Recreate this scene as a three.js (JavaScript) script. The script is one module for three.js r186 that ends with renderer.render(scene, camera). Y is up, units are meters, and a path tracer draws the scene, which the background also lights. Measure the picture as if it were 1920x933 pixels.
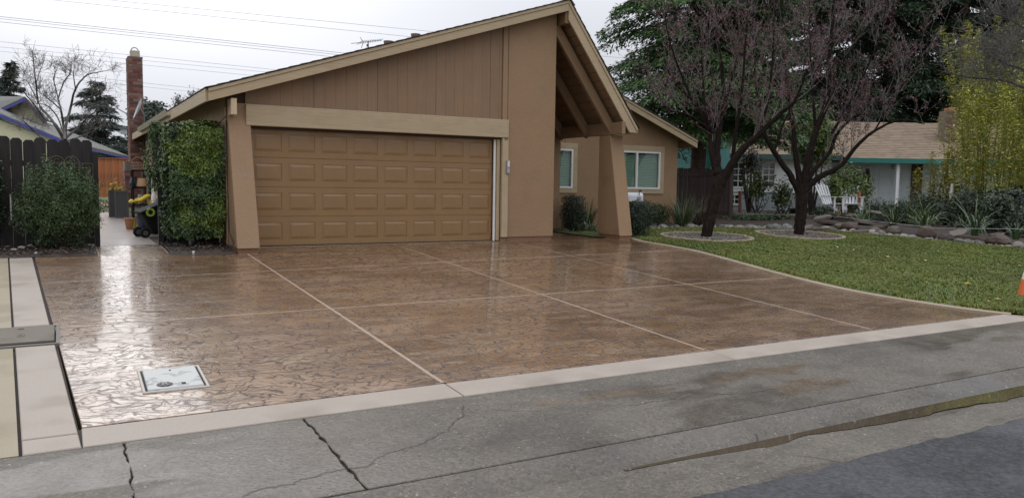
import * as THREE from 'three';
import { mergeGeometries } from 'three/addons/utils/BufferGeometryUtils.js';
import { RoundedBoxGeometry } from 'three/addons/geometries/RoundedBoxGeometry.js';
import { TextGeometry } from 'three/addons/geometries/TextGeometry.js';
import { FontLoader } from 'three/addons/loaders/FontLoader.js';

// ---------------------------------------------------------------- camera
// World: x runs along the garage front, z towards the street, y up; garage floor is y = 0.
const scene = new THREE.Scene();
const F = 1475, CX = 960, CY = 466.5;
const camPos = new THREE.Vector3(-2.9175, 1.2015, 14.4087);
const yaw = 29.76 * Math.PI / 180, pitch = 4.757 * Math.PI / 180, roll = 0.877 * Math.PI / 180;
const fw = new THREE.Vector3(Math.sin(yaw) * Math.cos(pitch), -Math.sin(pitch), -Math.cos(yaw) * Math.cos(pitch));
const r0 = new THREE.Vector3().crossVectors(fw, new THREE.Vector3(0, 1, 0)).normalize();
const u0 = new THREE.Vector3().crossVectors(r0, fw);
const cr = r0.clone().multiplyScalar(Math.cos(roll)).addScaledVector(u0, Math.sin(roll));
const cu = r0.clone().multiplyScalar(-Math.sin(roll)).addScaledVector(u0, Math.cos(roll));
const camera = new THREE.PerspectiveCamera(2 * Math.atan(CY / F) * 180 / Math.PI, 1024 / 497, 0.1, 2000);
camera.position.copy(camPos);
camera.quaternion.setFromRotationMatrix(new THREE.Matrix4().makeBasis(cr, cu, fw.clone().negate()));
scene.add(camera);
const renderer = new THREE.WebGLRenderer({ antialias: true });
renderer.setSize(1024, 497);
renderer.toneMapping = THREE.LinearToneMapping;
renderer.toneMappingExposure = 1.06;
renderer.shadowMap.enabled = true;

// photo pixel -> direction; the distance comes from the plane or ground it touches
const ray = (px, py) => fw.clone().addScaledVector(cr, (px - CX) / F).addScaledVector(cu, -(py - CY) / F);
const along = (px, py, t) => camPos.clone().addScaledVector(ray(px, py), t);
const atZ = (px, py, z) => { const d = ray(px, py); return along(px, py, (z - camPos.z) / d.z); };
const atX = (px, py, x) => { const d = ray(px, py); return along(px, py, (x - camPos.x) / d.x); };
const atD = (px, py, depth) => along(px, py, depth);
function groundY(x, z) {
  if (z < 0) return -0.012 * z;
  if (z < 9.03) return -0.05 * z;
  return -0.4515 - 0.03 * (z - 9.03);
}
function onGround(px, py) {
  const d = ray(px, py);
  let t = (-0.05 * camPos.z - camPos.y) / (d.y + 0.05 * d.z);
  let p = along(px, py, t);
  if (p.z < 0) { t = (-0.012 * camPos.z - camPos.y) / (d.y + 0.012 * d.z); p = along(px, py, t); }
  if (p.z > 9.03) { const y0 = -0.4515 + 0.03 * 9.03; t = (y0 - 0.03 * camPos.z - camPos.y) / (d.y + 0.03 * d.z); p = along(px, py, t); }
  return p;
}

// ---------------------------------------------------------------- sky: thin overcast, the sun behind it at the upper left
const sunDir = (() => { const d = ray(250, -260); d.y += 0.05; return d.normalize(); })();
{
  const W = 1024, H = 512, data = new Float32Array(W * H * 4);
  for (let j = 0; j < H; j++) for (let i = 0; i < W; i++) {
    const v = (j + 0.5) / H, u = (i + 0.5) / W;
    const el = (v - 0.5) * Math.PI, az = (u - 0.5) * 2 * Math.PI;
    const d = new THREE.Vector3(Math.cos(el) * Math.cos(az), Math.sin(el), Math.cos(el) * Math.sin(az));
    const s = Math.max(0, d.y);
    const ang = Math.acos(Math.min(1, Math.max(-1, d.dot(sunDir))));
    const base = 0.47 + 1.35 * Math.pow(s, 0.92);
    const glow = 0.4 * Math.exp(-Math.pow(ang / 0.25, 2)) + 0.1 * Math.exp(-Math.pow(ang / 0.55, 2));
    // soft cloud mottling
    const m = 0.03 * Math.sin(az * 5 + 3 * Math.sin(el * 7)) + 0.025 * Math.sin(az * 11 + el * 9 + 1.3) + 0.015 * Math.sin(el * 31 + 2 * Math.sin(az * 7));
    const L = (base + glow) * (1 + m);
    const k = (j * W + i) * 4;
    const warm = Math.min(1, glow);
    data[k] = L * (0.955 + 0.045 * warm); data[k + 1] = L * (0.975 + 0.02 * warm); data[k + 2] = L * (1.06 - 0.06 * warm); data[k + 3] = 1;
  }
  const sky = new THREE.DataTexture(data, W, H, THREE.RGBAFormat, THREE.FloatType);
  sky.mapping = THREE.EquirectangularReflectionMapping; sky.magFilter = THREE.LinearFilter; sky.minFilter = THREE.LinearFilter;
  sky.wrapS = THREE.RepeatWrapping; sky.needsUpdate = true;
  scene.background = sky; scene.environment = sky;
}
const sun = new THREE.DirectionalLight(new THREE.Color(1, 0.97, 0.92), 0.5);
sun.position.copy(sunDir).multiplyScalar(60); sun.castShadow = true; sun.shadow.radius = 90;
Object.assign(sun.shadow.camera, { left: -40, right: 40, top: 40, bottom: -40, near: 1, far: 160 });
sun.shadow.mapSize.set(2048, 2048);
scene.add(sun, sun.target);

// ---------------------------------------------------------------- helpers
function rng(seed) { let a = seed >>> 0; return () => { a = (a + 0x6D2B79F5) | 0; let t = Math.imul(a ^ (a >>> 15), 1 | a); t = (t + Math.imul(t ^ (t >>> 7), 61 | t)) ^ t; return ((t ^ (t >>> 14)) >>> 0) / 4294967296; }; }
const R = rng(20240);
const rr = (a, b) => a + (b - a) * R();
const lerp = (a, b, t) => a + (b - a) * t;
const sstep = (a, b, x) => { const t = Math.min(1, Math.max(0, (x - a) / (b - a))); return t * t * (3 - 2 * t); };
const V = (x, y, z) => new THREE.Vector3(x, y, z);
function hash(x, y, s) { let h = Math.imul(x, 374761393) ^ Math.imul(y, 668265263) ^ Math.imul(s + 11, 1274126177); h = Math.imul(h ^ (h >>> 13), 1274126177); return ((h ^ (h >>> 16)) >>> 0) / 4294967296; }
function vn(x, y, s = 0, per = 0) {   // value noise, tiling every per cells if given
  const xi = Math.floor(x), yi = Math.floor(y); let fx = x - xi, fy = y - yi;
  fx = fx * fx * (3 - 2 * fx); fy = fy * fy * (3 - 2 * fy);
  const m = (a) => per ? ((a % per) + per) % per : a;
  const a = hash(m(xi), m(yi), s), b = hash(m(xi + 1), m(yi), s), c = hash(m(xi), m(yi + 1), s), d = hash(m(xi + 1), m(yi + 1), s);
  return a + (b - a) * fx + (c - a) * fy + (a - b - c + d) * fx * fy;
}
function fbm(x, y, o = 4, s = 0, per = 0) { let v = 0, a = 0.5, t = 0; for (let i = 0; i < o; i++) { v += a * vn(x, y, s + i * 7, per); t += a; a *= 0.5; x *= 2; y *= 2; per *= 2; } return v / t; }
function vor(x, y, s) {   // [F1, F2] cell distances
  const xi = Math.floor(x), yi = Math.floor(y); let f1 = 9, f2 = 9;
  for (let j = -1; j < 2; j++) for (let i = -1; i < 2; i++) {
    const dx = xi + i + hash(xi + i, yi + j, s) - x, dy = yi + j + hash(xi + i, yi + j, s + 5) - y, d = dx * dx + dy * dy;
    if (d < f1) { f2 = f1; f1 = d; } else if (d < f2) f2 = d;
  }
  return [Math.sqrt(f1), Math.sqrt(f2)];
}
const enc = (c) => 255 * (c <= 0 ? 0 : c <= 0.0031308 ? 12.92 * c : 1.055 * Math.pow(Math.min(1, c), 1 / 2.4) - 0.055);
function dataTex(w, h, data, srgb) {
  const t = new THREE.DataTexture(data, w, h, THREE.RGBAFormat, THREE.UnsignedByteType);
  t.wrapS = t.wrapT = THREE.RepeatWrapping; t.magFilter = THREE.LinearFilter; t.minFilter = THREE.LinearMipmapLinearFilter; t.generateMipmaps = true;
  if (srgb) t.colorSpace = THREE.SRGBColorSpace; t.needsUpdate = true; return t;
}
// fn(u, v) -> { c: linear colour, h: height 0..1, r: roughness }; uv are 0..1 over the tile; metres scales repeat
function texSet(w, h, fn, metresX, metresY = metresX, want = 'chr') {
  const C = want.includes('c') && new Uint8Array(w * h * 4), Hh = want.includes('h') && new Uint8Array(w * h * 4), Rg = want.includes('r') && new Uint8Array(w * h * 4);
  for (let j = 0; j < h; j++) for (let i = 0; i < w; i++) {
    const o = fn((i + 0.5) / w, (j + 0.5) / h), k = (j * w + i) * 4;
    if (C) { C[k] = enc(o.c[0]); C[k + 1] = enc(o.c[1]); C[k + 2] = enc(o.c[2]); C[k + 3] = 255; }
    if (Hh) { Hh[k] = Hh[k + 1] = Hh[k + 2] = Math.max(0, Math.min(255, o.h * 255)); Hh[k + 3] = 255; }
    if (Rg) { Rg[k] = Rg[k + 1] = Rg[k + 2] = Math.max(0, Math.min(255, o.r * 255)); if (o.film !== undefined) Rg[k] = 255 * o.film; Rg[k + 3] = 255; }
  }
  const out = {};
  if (C) out.map = dataTex(w, h, C, true);
  if (Hh) out.bumpMap = dataTex(w, h, Hh, false);
  if (Rg) out.roughnessMap = dataTex(w, h, Rg, false);
  for (const t of Object.values(out)) t.repeat.set(1 / metresX, 1 / metresY);
  return out;
}
const mix3 = (a, b, t) => [lerp(a[0], b[0], t), lerp(a[1], b[1], t), lerp(a[2], b[2], t)];
const col = (a) => new THREE.Color().setRGB(a[0], a[1], a[2]);
const std = (c, o = {}) => new THREE.MeshStandardMaterial({ color: Array.isArray(c) ? col(c) : c, roughness: 0.8, ...o });
const phy = (c, o = {}) => new THREE.MeshPhysicalMaterial({ color: Array.isArray(c) ? col(c) : c, roughness: 0.8, ...o });

const taken = {};
function numbered(n) { const k = taken[n] = (taken[n] ?? -1) + 1; return k ? `${n}_${String(k).padStart(3, '0')}` : n; }
function shadow(o) { o.castShadow = true; o.receiveShadow = true; return o; }
function mesh(name, geo, mat, parent) { const m = shadow(new THREE.Mesh(geo, mat)); m.name = parent ? name : numbered(name); (parent ?? scene).add(m); return m; }
function tag(o, label, category, group) { o.userData = { label, category }; if (group) o.userData.group = group; return o; }
function thing(name, label, category, pos = [0, 0, 0], turn = 0, group) {
  const o = new THREE.Group(); o.name = numbered(name); scene.add(o); o.position.set(...(pos.isVector3 ? pos.toArray() : pos)); o.rotation.y = turn;
  return tag(o, label, category, group);
}
function group(name, parent) { const g = new THREE.Group(); g.name = name; parent.add(g); return g; }
function struct(name, geo, mat, label) { const m = mesh(name, geo, mat); m.userData = { kind: 'structure', label, category: 'ground' }; return m; }
function copyOf(o, pos, turn = 0, scale = 1, label) {
  const base = o.name.replace(/_\d{3}$/, ''), c = o.clone(); c.name = numbered(base); scene.add(c);
  c.position.set(...(pos.isVector3 ? pos.toArray() : pos)); c.rotation.y = turn; c.scale.setScalar(scale);
  c.userData = { ...o.userData }; if (label) c.userData.label = label; return c;
}
// box with uv in metres
function bx(w, h, d, x = 0, y = 0, z = 0, rx = 0, ry = 0, rz = 0) {
  const g = new THREE.BoxGeometry(w, h, d), uv = g.attributes.uv, ox = R() * 7, oy = R() * 7;
  const s = [[d, h], [d, h], [w, d], [w, d], [w, h], [w, h]];
  for (let i = 0; i < 24; i++) { const f = s[i >> 2]; uv.setXY(i, uv.getX(i) * f[0] + ox, uv.getY(i) * f[1] + oy); }
  if (rx || ry || rz) g.applyMatrix4(new THREE.Matrix4().makeRotationFromEuler(new THREE.Euler(rx, ry, rz)));
  return g.translate(x, y, z);
}
// bevelled box, uv by dominant axis in metres
function rb(w, h, d, x = 0, y = 0, z = 0, rad = 0.012, seg = 1) {
  const g = new RoundedBoxGeometry(w, h, d, seg, Math.min(rad, w / 2.01, h / 2.01, d / 2.01)); boxUV(g);
  return g.translate(x, y, z);
}
function boxUV(g, ox = R() * 7, oy = R() * 7) {
  const p = g.attributes.position, n = g.attributes.normal, uv = new Float32Array(p.count * 2);
  for (let i = 0; i < p.count; i++) {
    const ax = Math.abs(n.getX(i)), ay = Math.abs(n.getY(i)), az = Math.abs(n.getZ(i));
    const a = ax > ay && ax > az ? [p.getZ(i), p.getY(i)] : ay > az ? [p.getX(i), p.getZ(i)] : [p.getX(i), p.getY(i)];
    uv[i * 2] = a[0] + ox; uv[i * 2 + 1] = a[1] + oy;
  }
  g.setAttribute('uv', new THREE.BufferAttribute(uv, 2)); return g;
}
// polygon [[a,b]...] extruded; axis 'z': (a,b)=(x,y) from z0 to z1; 'y': (a,b)=(x,z) from y0 to y1; 'x': (a,b)=(z,y) from x0 to x1
function prism(pts, axis, lo, hi, bevel = 0, holes = []) {
  const sh = new THREE.Shape(pts.map(([a, b]) => new THREE.Vector2(a, b)));
  for (const h of holes) sh.holes.push(new THREE.Path(h.map(([a, b]) => new THREE.Vector2(a, b))));
  const g = new THREE.ExtrudeGeometry(sh, { depth: hi - lo - 2 * bevel, bevelEnabled: bevel > 0, bevelSize: bevel, bevelThickness: bevel, bevelOffset: -bevel, bevelSegments: 1, steps: 1, curveSegments: 8 });
  g.translate(0, 0, lo + bevel);
  const p = g.attributes.position;
  if (axis !== 'z') {
    for (let i = 0; i < p.count; i++) { const a = p.getX(i), b = p.getY(i), c = p.getZ(i); if (axis === 'y') p.setXYZ(i, a, c, b); else p.setXYZ(i, c, b, a); }
    const tri = p.array, uv = g.attributes.uv.array;   // swapping two axes mirrors: flip the winding
    for (let t = 0; t < p.count; t += 3) for (let k = 0; k < 3; k++) { const q = tri[(t + 1) * 3 + k]; tri[(t + 1) * 3 + k] = tri[(t + 2) * 3 + k]; tri[(t + 2) * 3 + k] = q; }
    g.computeVertexNormals();
  }
  return boxUV(g, 0, 0);
}
// triangle soup with optional vertex colours
class Soup {
  constructor() { this.p = []; this.n = []; this.c = []; this.u = []; }
  tri(a, b, c, color, n) {
    if (!n) { n = V(0, 0, 0).subVectors(b, a).cross(V(0, 0, 0).subVectors(c, a)).normalize(); }
    for (const q of [a, b, c]) { this.p.push(q.x, q.y, q.z); this.n.push(n.x, n.y, n.z); this.u.push(q.x + q.z, q.y); if (color) this.c.push(...color); }
  }
  quad(a, b, c, d, color, n) { this.tri(a, b, c, color, n); this.tri(a, c, d, color, n); }
  // tapered tube through points
  tube(pts, rad, seg = 5, color) {
    const rings = []; let prev = V(0.13, 0.2, 1).normalize();
    for (let i = 0; i < pts.length; i++) {
      const t = V(0, 0, 0).subVectors(pts[Math.min(i + 1, pts.length - 1)], pts[Math.max(i - 1, 0)]).normalize();
      const a = prev.clone().addScaledVector(t, -prev.dot(t)); if (a.lengthSq() < 1e-4) a.set(t.y, -t.x, 0.1); a.normalize(); prev = a;
      const b = V(0, 0, 0).crossVectors(t, a), r = Array.isArray(rad) ? rad[i] : rad, ring = [];
      for (let k = 0; k < seg; k++) { const w = k / seg * Math.PI * 2, n = a.clone().multiplyScalar(Math.cos(w)).addScaledVector(b, Math.sin(w)); ring.push([pts[i].clone().addScaledVector(n, r), n]); }
      rings.push(ring);
    }
    let len = 0;
    for (let i = 0; i + 1 < rings.length; i++) {
      const l2 = len + pts[i].distanceTo(pts[i + 1]);
      for (let k = 0; k < seg; k++) {
        const A = rings[i][k], B = rings[i][(k + 1) % seg], C = rings[i + 1][(k + 1) % seg], D = rings[i + 1][k];
        const put = (q, u, v) => { this.p.push(q[0].x, q[0].y, q[0].z); this.n.push(q[1].x, q[1].y, q[1].z); this.u.push(u, v); if (color) this.c.push(...color); };
        const u1 = k / seg, u2 = (k + 1) / seg;
        put(A, u1, len); put(B, u2, len); put(C, u2, l2); put(A, u1, len); put(C, u2, l2); put(D, u1, l2);
      }
      len = l2;
    }
    return this;
  }
  // a leaf: folded diamond of length l, width w along dir, facing n
  leaf(pos, dir, n, l, w, color) {
    const s = V(0, 0, 0).crossVectors(dir, n).normalize();
    const a = pos, c = pos.clone().addScaledVector(dir, l), m = pos.clone().addScaledVector(dir, l * 0.45);
    const b = m.clone().addScaledVector(s, w / 2).addScaledVector(n, w * 0.18), d = m.clone().addScaledVector(s, -w / 2).addScaledVector(n, w * 0.18);
    this.tri(a, b, c, color); this.tri(a, c, d, color);
  }
  geo() {
    const g = new THREE.BufferGeometry();
    g.setAttribute('position', new THREE.Float32BufferAttribute(this.p, 3)); g.setAttribute('normal', new THREE.Float32BufferAttribute(this.n, 3));
    g.setAttribute('uv', new THREE.Float32BufferAttribute(this.u, 2)); if (this.c.length) g.setAttribute('color', new THREE.Float32BufferAttribute(this.c, 3));
    return g;
  }
}
const rdir = (r = R) => { const z = r() * 2 - 1, a = r() * Math.PI * 2, s = Math.sqrt(1 - z * z); return V(s * Math.cos(a), z, s * Math.sin(a)); };
const pick = (a, r = R) => a[Math.floor(r() * a.length)];
const tint = (c, k, r = R) => { const f = 1 + (r() - 0.5) * 2 * k; return [c[0] * f, c[1] * f * (1 + (r() - 0.5) * 0.1), c[2] * f]; };
// fill over a grid: surface z-rows with x from lo(z) to hi(z)
function sheet(zs, lo, hi, nx, yf) {
  const s = new Soup();
  for (let j = 0; j + 1 < zs.length; j++) for (let i = 0; i < nx; i++) {
    const q = (a, b) => { const z = zs[b], x = lerp(lo(z), hi(z), a / nx); return V(x, yf(x, z), z); };
    const A = q(i, j), B = q(i + 1, j), C = q(i + 1, j + 1), D = q(i, j + 1);
    s.tri(A, C, B); s.tri(A, D, C);
  }
  const g = s.geo(); const p = g.attributes.position, u = g.attributes.uv; for (let i = 0; i < p.count; i++) u.setXY(i, p.getX(i), p.getZ(i)); return g;
}
const range = (a, b, n) => Array.from({ length: n + 1 }, (_, i) => lerp(a, b, i / n));

// ---------------------------------------------------------------- surface textures
// stamped concrete over the whole driveway: x -3.6..9, z -3..9.1 (uv in metres from that corner)
const DX = -3.6, DZ = -3, DW = 12.6, DH = 12.1;
const stampTex = texSet(2048, 2048, (u, v) => {
  const x = DX + u * DW, z = DZ + v * DH;
  const wx = x + 0.3 * (fbm(x * 3, z * 3, 3, 3) - 0.5) + 0.07 * (vn(x * 11, z * 11, 4) - 0.5) + 0.03 * (vn(x * 26, z * 26, 5) - 0.5);
  const wz = z + 0.3 * (fbm(x * 3, z * 3, 3, 13) - 0.5) + 0.07 * (vn(x * 11, z * 11, 14) - 0.5) + 0.03 * (vn(x * 26, z * 26, 15) - 0.5);
  const ang = 0.12, ax = wx * Math.cos(ang) + wz * Math.sin(ang), az = -wx * Math.sin(ang) + wz * Math.cos(ang);
  const [a1, a2] = vor(ax / 0.23, az / 0.1, 21), [b1, b2] = vor(ax / 0.125 + 7, az / 0.055, 31);
  const gate1 = sstep(0.2, 0.32, vn(x * 5.7, z * 8.3, 41)), gate2 = sstep(0.24, 0.4, vn(x * 8.3 + 9, z * 13.1, 51));
  const c1 = (1 - sstep(0.02, 0.14, a2 - a1)) * gate1, c2 = (1 - sstep(0.0, 0.2, b2 - b1)) * gate2;
  const fine = fbm(ax * 14, az * 30, 3, 61), low = fbm(x * 0.9, z * 0.9, 4, 71), mid = fbm(x * 3.5, z * 4.5, 3, 81);
  const crack = Math.min(1, c1 * 1.0 + c2 * 0.75 + 0.35 * sstep(0.62, 0.78, fine));
  let c = mix3([0.25, 0.153, 0.085], [0.15, 0.086, 0.047], sstep(0.3, 0.72, low * 0.5 + mid * 0.5));
  c = mix3(c, [0.3, 0.205, 0.13], 0.6 * sstep(0.55, 0.75, vn(x * 2.3, z * 7, 91)));
  c = mix3(c, [0.045, 0.021, 0.009], Math.min(1, crack * 1.1) * 0.9);
  { const gr = 0.72 + 0.56 * vn(x * 75, z * 75, 121) * 0.6 + 0.56 * 0.4 * vn(x * 33, z * 60, 122); c = [c[0] * gr, c[1] * gr, c[2] * gr]; }
  // plateaux of slightly different height either side of a crack
  const step = vn(ax * 4.2, az * 7.1, 101) * 0.3 + vn(ax * 8, az * 16, 102) * 0.24 + 0.12 * vn(ax * 19, az * 36, 103);
  const hgt = 0.66 + step - 0.32 - 0.4 * c1 - 0.24 * c2 + 0.1 * (fine - 0.5);
  const wet = sstep(0.3, 0.65, fbm(x * 0.8 + 3, z * 0.8, 3, 111));
  return { c, h: hgt, r: 0.32 - 0.16 * wet + 0.32 * crack, film: 1 - 0.5 * Math.min(1, crack * 1.2) };
}, DW, DH);
for (const t of Object.values(stampTex)) { t.offset.set(-DX / DW, -DZ / DH); t.wrapS = t.wrapT = THREE.ClampToEdgeWrapping; }
const stampMat = phy(0xffffff, { ...stampTex, clearcoatMap: stampTex.roughnessMap, roughness: 1, bumpScale: 0.011, ior: 1.52, clearcoat: 0.6, clearcoatRoughness: 0.09 });

// new plain concrete (border strips), damp
const newConc = texSet(512, 512, (u, v) => {
  const n = fbm(u * 10, v * 10, 4, 5, 10), f = vn(u * 240, v * 240, 6, 240), s = sstep(0.55, 0.75, fbm(u * 4, v * 4, 3, 8, 4));
  const k = 0.86 + 0.2 * (n - 0.5) + 0.07 * (f - 0.5);
  return { c: [0.37 * k * (1 - 0.16 * s), 0.318 * k * (1 - 0.18 * s), 0.262 * k * (1 - 0.2 * s)], h: 0.5 * n + 0.3 * f, r: 0.5 + 0.3 * n };
}, 2);
const borderMat = phy(0xffffff, { ...newConc, roughness: 1, bumpScale: 0.003, ior: 1.45 });
const borderWarm = borderMat.clone(); borderWarm.color = col([0.9, 0.84, 0.7]);
const jointMat = std([0.33, 0.245, 0.175], { roughness: 0.45, bumpMap: newConc.bumpMap, bumpScale: 0.002 });
const darkJoint = std([0.03, 0.024, 0.018], { roughness: 0.9 });

// old sidewalk, curb and gutter: one sheet x -7..10, z 9..11.4, with stains, wet sand patches and cracks where the photo has them
const SX = -7, SZ = 9, SW = 17, SH = 2.4, TW = 2048, TH = 512;
const crackMask = new Float32Array(TW * TH);
function crackLine(pts, wid, seed) {
  const P = pts.map(([px, py]) => onGround(px, py)); const r = rng(seed);
  for (let s = 0; s + 1 < P.length; s++) {
    const n = Math.ceil(P[s].distanceTo(P[s + 1]) / 0.003);
    for (let i = 0; i <= n; i++) {
      const t = i / n, x = lerp(P[s].x, P[s + 1].x, t), z = lerp(P[s].z, P[s + 1].z, t);
      const j = 0.05 * (fbm(x * 7 + seed, z * 7, 3, seed) - 0.5) + 0.018 * (vn(x * 37, z * 37, seed) - 0.5);
      const iu = (x + j - SX) / SW * TW, iv = (z + j - SZ) / SH * TH, w = wid * (0.3 + 0.9 * vn(x * 9, z * 9, seed + 3));
      for (let b = -2; b <= 2; b++) for (let a = -2; a <= 2; a++) {
        const k = Math.round(iv + b) * TW + Math.round(iu + a); if (k < 0 || k >= TW * TH) continue;
        const d = Math.hypot(a * SW / TW, b * SH / TH); crackMask[k] = Math.max(crackMask[k], 1 - sstep(w * 0.5, w * 0.5 + 0.005, d));
      }
    }
  }
}
crackLine([[868, 760], [858, 790], [820, 815], [790, 830], [735, 848], [690, 872], [640, 880], [600, 890]], 0.007, 3);
crackLine([[600, 888], [545, 905], [490, 918], [455, 932]], 0.009, 5);
crackLine([[1340, 738], [1390, 738], [1450, 728]], 0.008, 7);
crackLine([[1170, 762], [1230, 752], [1300, 742]], 0.005, 11);
crackLine([[1415, 800], [1440, 820]], 0.01, 13);
crackLine([[925, 768], [970, 771], [1010, 770]], 0.004, 17);
crackLine([[1510, 840], [1560, 850], [1610, 866]], 0.008, 19);
const blob = (px, py, rx, rz) => { const p = onGround(px, py); return [p.x, p.z, rx, rz]; };
const sandPatch = [blob(1130, 743, 0.55, 0.1), blob(1225, 733, 0.4, 0.1), blob(1430, 697, 0.75, 0.16), blob(1520, 722, 0.4, 0.2)];
const walkTex = texSet(TW, TH, (u, v) => {
  const x = SX + u * SW, z = SZ + v * SH;
  const agg = vn(x * 130, z * 130, 7), agg2 = vn(x * 60, z * 60, 17), n = fbm(x * 1.7, z * 1.9, 4, 9), m = fbm(x * 6, z * 7, 3, 19);
  const k = 0.85 + 0.4 * (n - 0.5) + 0.3 * (m - 0.5) + 0.75 * (agg - 0.5) * sstep(0.25, 0.55, m) + 0.4 * (agg2 - 0.5);
  let c = [0.122 * k, 0.107 * k, 0.084 * k];
  c = mix3(c, [0.082 * k, 0.072 * k, 0.057 * k], 0.7 * sstep(0.52, 0.68, fbm(x * 0.9 + 4, z * 1.6, 4, 29)));
  const speck = vn(x * 75, z * 75, 37); if (speck > 0.93) c = mix3(c, [0.42, 0.38, 0.31], 0.75 * sstep(0.93, 0.97, speck));
  let wet = 0.9 * sstep(0.46, 0.58, fbm(x * 0.7, z * 2.2, 4, 39)); c = [c[0] * (1 - 0.22 * wet), c[1] * (1 - 0.24 * wet), c[2] * (1 - 0.26 * wet)];
  for (const [bx0, bz0, rx, rz] of sandPatch) {
    const e = Math.hypot((x - bx0) / rx, (z - bz0) / rz) + 2.0 * (fbm(x * 4, z * 9, 5, 49) - 0.5);
    const s = 1 - sstep(0.5, 1.15, e); if (s > 0) { c = mix3(c, [0.125 * (0.7 + 0.6 * agg2), 0.088 * (0.7 + 0.6 * agg2), 0.052], 0.6 * s); wet = Math.max(wet, s); }
  }
  const cr = crackMask[Math.min(TH - 1, Math.floor(v * TH)) * TW + Math.min(TW - 1, Math.floor(u * TW))];
  c = mix3(c, [0.02, 0.017, 0.014], cr * 0.9);
  return { c, h: 0.5 + 0.3 * (agg - 0.5) + 0.25 * (agg2 - 0.5) + 0.25 * (m - 0.5) - 0.4 * cr, r: 0.66 - 0.34 * wet + 0.2 * (m - 0.5) };
}, SW, SH);
for (const t of Object.values(walkTex)) { t.offset.set(-SX / SW, -SZ / SH); }
const walkMat = phy(0xffffff, { ...walkTex, roughness: 1, bumpScale: 0.006, ior: 1.45 });

const asphTex = texSet(1024, 1024, (u, v) => {
  const a = vn(u * 190, v * 190, 3, 190), b = vn(u * 90, v * 90, 4, 90), n = fbm(u * 6, v * 6, 4, 5, 6), s = vn(u * 300, v * 300, 6, 300);
  const k = Math.max(0.25, 0.8 + 0.8 * (a - 0.5) + 1.0 * (n - 0.5) + 0.6 * (b - 0.5)), st = 0.5 * sstep(0.92, 0.98, s);
  return { c: [0.039 * k + 0.1 * st, 0.039 * k + 0.1 * st, 0.042 * k + 0.1 * st], h: 0.5 * a + 0.4 * b, r: 0.75 - 0.25 * sstep(0.45, 0.65, n) };
}, 2.6);
const asphMat = phy(0xffffff, { ...asphTex, roughness: 1, bumpScale: 0.003 });

// painted stucco with damp patches (outlined stains, as on the photo's wall)
const stuccoTex = texSet(1024, 1024, (u, v) => {
  const f = fbm(u * 130, v * 130, 3, 3, 130), g = vn(u * 330, v * 330, 5, 330), n = fbm(u * 6, v * 6, 5, 7, 6), m = fbm(u * 20, v * 16, 4, 9, 20);
  const k = 0.93 + 0.14 * (n - 0.5) + 0.08 * (m - 0.5) + 0.08 * (f - 0.5);
  const st = sstep(0.55, 0.6, fbm(u * 9 + 0.4, v * 7, 5, 15, 63));
  return { c: [0.97 * k * (1 - 0.07 * st), 0.97 * k * (1 - 0.075 * st), 0.97 * k * (1 - 0.08 * st)], h: 0.55 * f + 0.3 * g + 0.15 * m, r: 0.72 - 0.22 * st };
}, 4.7);
const stucco = (c) => std(c, { ...stuccoTex, roughness: 1, bumpScale: 0.006 });
const stuccoMat = stucco([0.312, 0.196, 0.106]), plinthMat = stucco([0.22, 0.115, 0.06]);
// painted wood
const woodTex = texSet(512, 512, (u, v) => {
  const g = fbm(u * 40, v * 3, 3, 3, 40) , n = fbm(u * 5, v * 5, 4, 5, 5), f = vn(u * 150, v * 12, 7, 150);
  const k = 0.9 + 0.16 * (g - 0.5) + 0.2 * (n - 0.5) + 0.06 * (f - 0.5);
  return { c: [k, k, k], h: 0.6 * g + 0.4 * f, r: 0.5 + 0.25 * n };
}, 1.2);
const woodH = Object.fromEntries(Object.entries(woodTex).map(([k, t]) => { const c = t.clone(); c.rotation = Math.PI / 2; c.needsUpdate = true; return [k, c]; }));
const paint = (c, horizontal, o = {}) => std(c, { ...(horizontal ? woodH : woodTex), roughness: 1, bumpScale: 0.0025, ...o });
const sidingMats = [[0.268, 0.164, 0.09], [0.262, 0.16, 0.088], [0.274, 0.168, 0.092]].map((c) => paint(c));
const trimMat = paint([0.45, 0.345, 0.21], true), trimV = paint([0.45, 0.345, 0.21]), trimEnd = paint([0.56, 0.43, 0.28]), beamMat = paint([0.26, 0.165, 0.09], true), underMat = beamMat;
const whiteMat = std([0.72, 0.7, 0.66], { roughness: 0.5 });
const doorTex = texSet(512, 512, (u, v) => {
  const g = fbm(u * 60, v * 4, 3, 3, 60), n = fbm(u * 3, v * 3, 5, 5, 3), dirt = sstep(0.52, 0.64, fbm(u * 6, v * 4, 5, 8, 6));
  const k = 0.95 + 0.1 * (g - 0.5) + 0.12 * (n - 0.5);
  return { c: mix3([k, k, k], [1.35, 1.3, 1.25], 0.35 * dirt), h: 0.6 * g, r: 0.4 + 0.35 * dirt };
}, 1.7);
const doorMat = phy([0.245, 0.138, 0.052], { ...doorTex, roughness: 1, bumpScale: 0.0012, clearcoat: 0.3, clearcoatRoughness: 0.3 });
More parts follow.
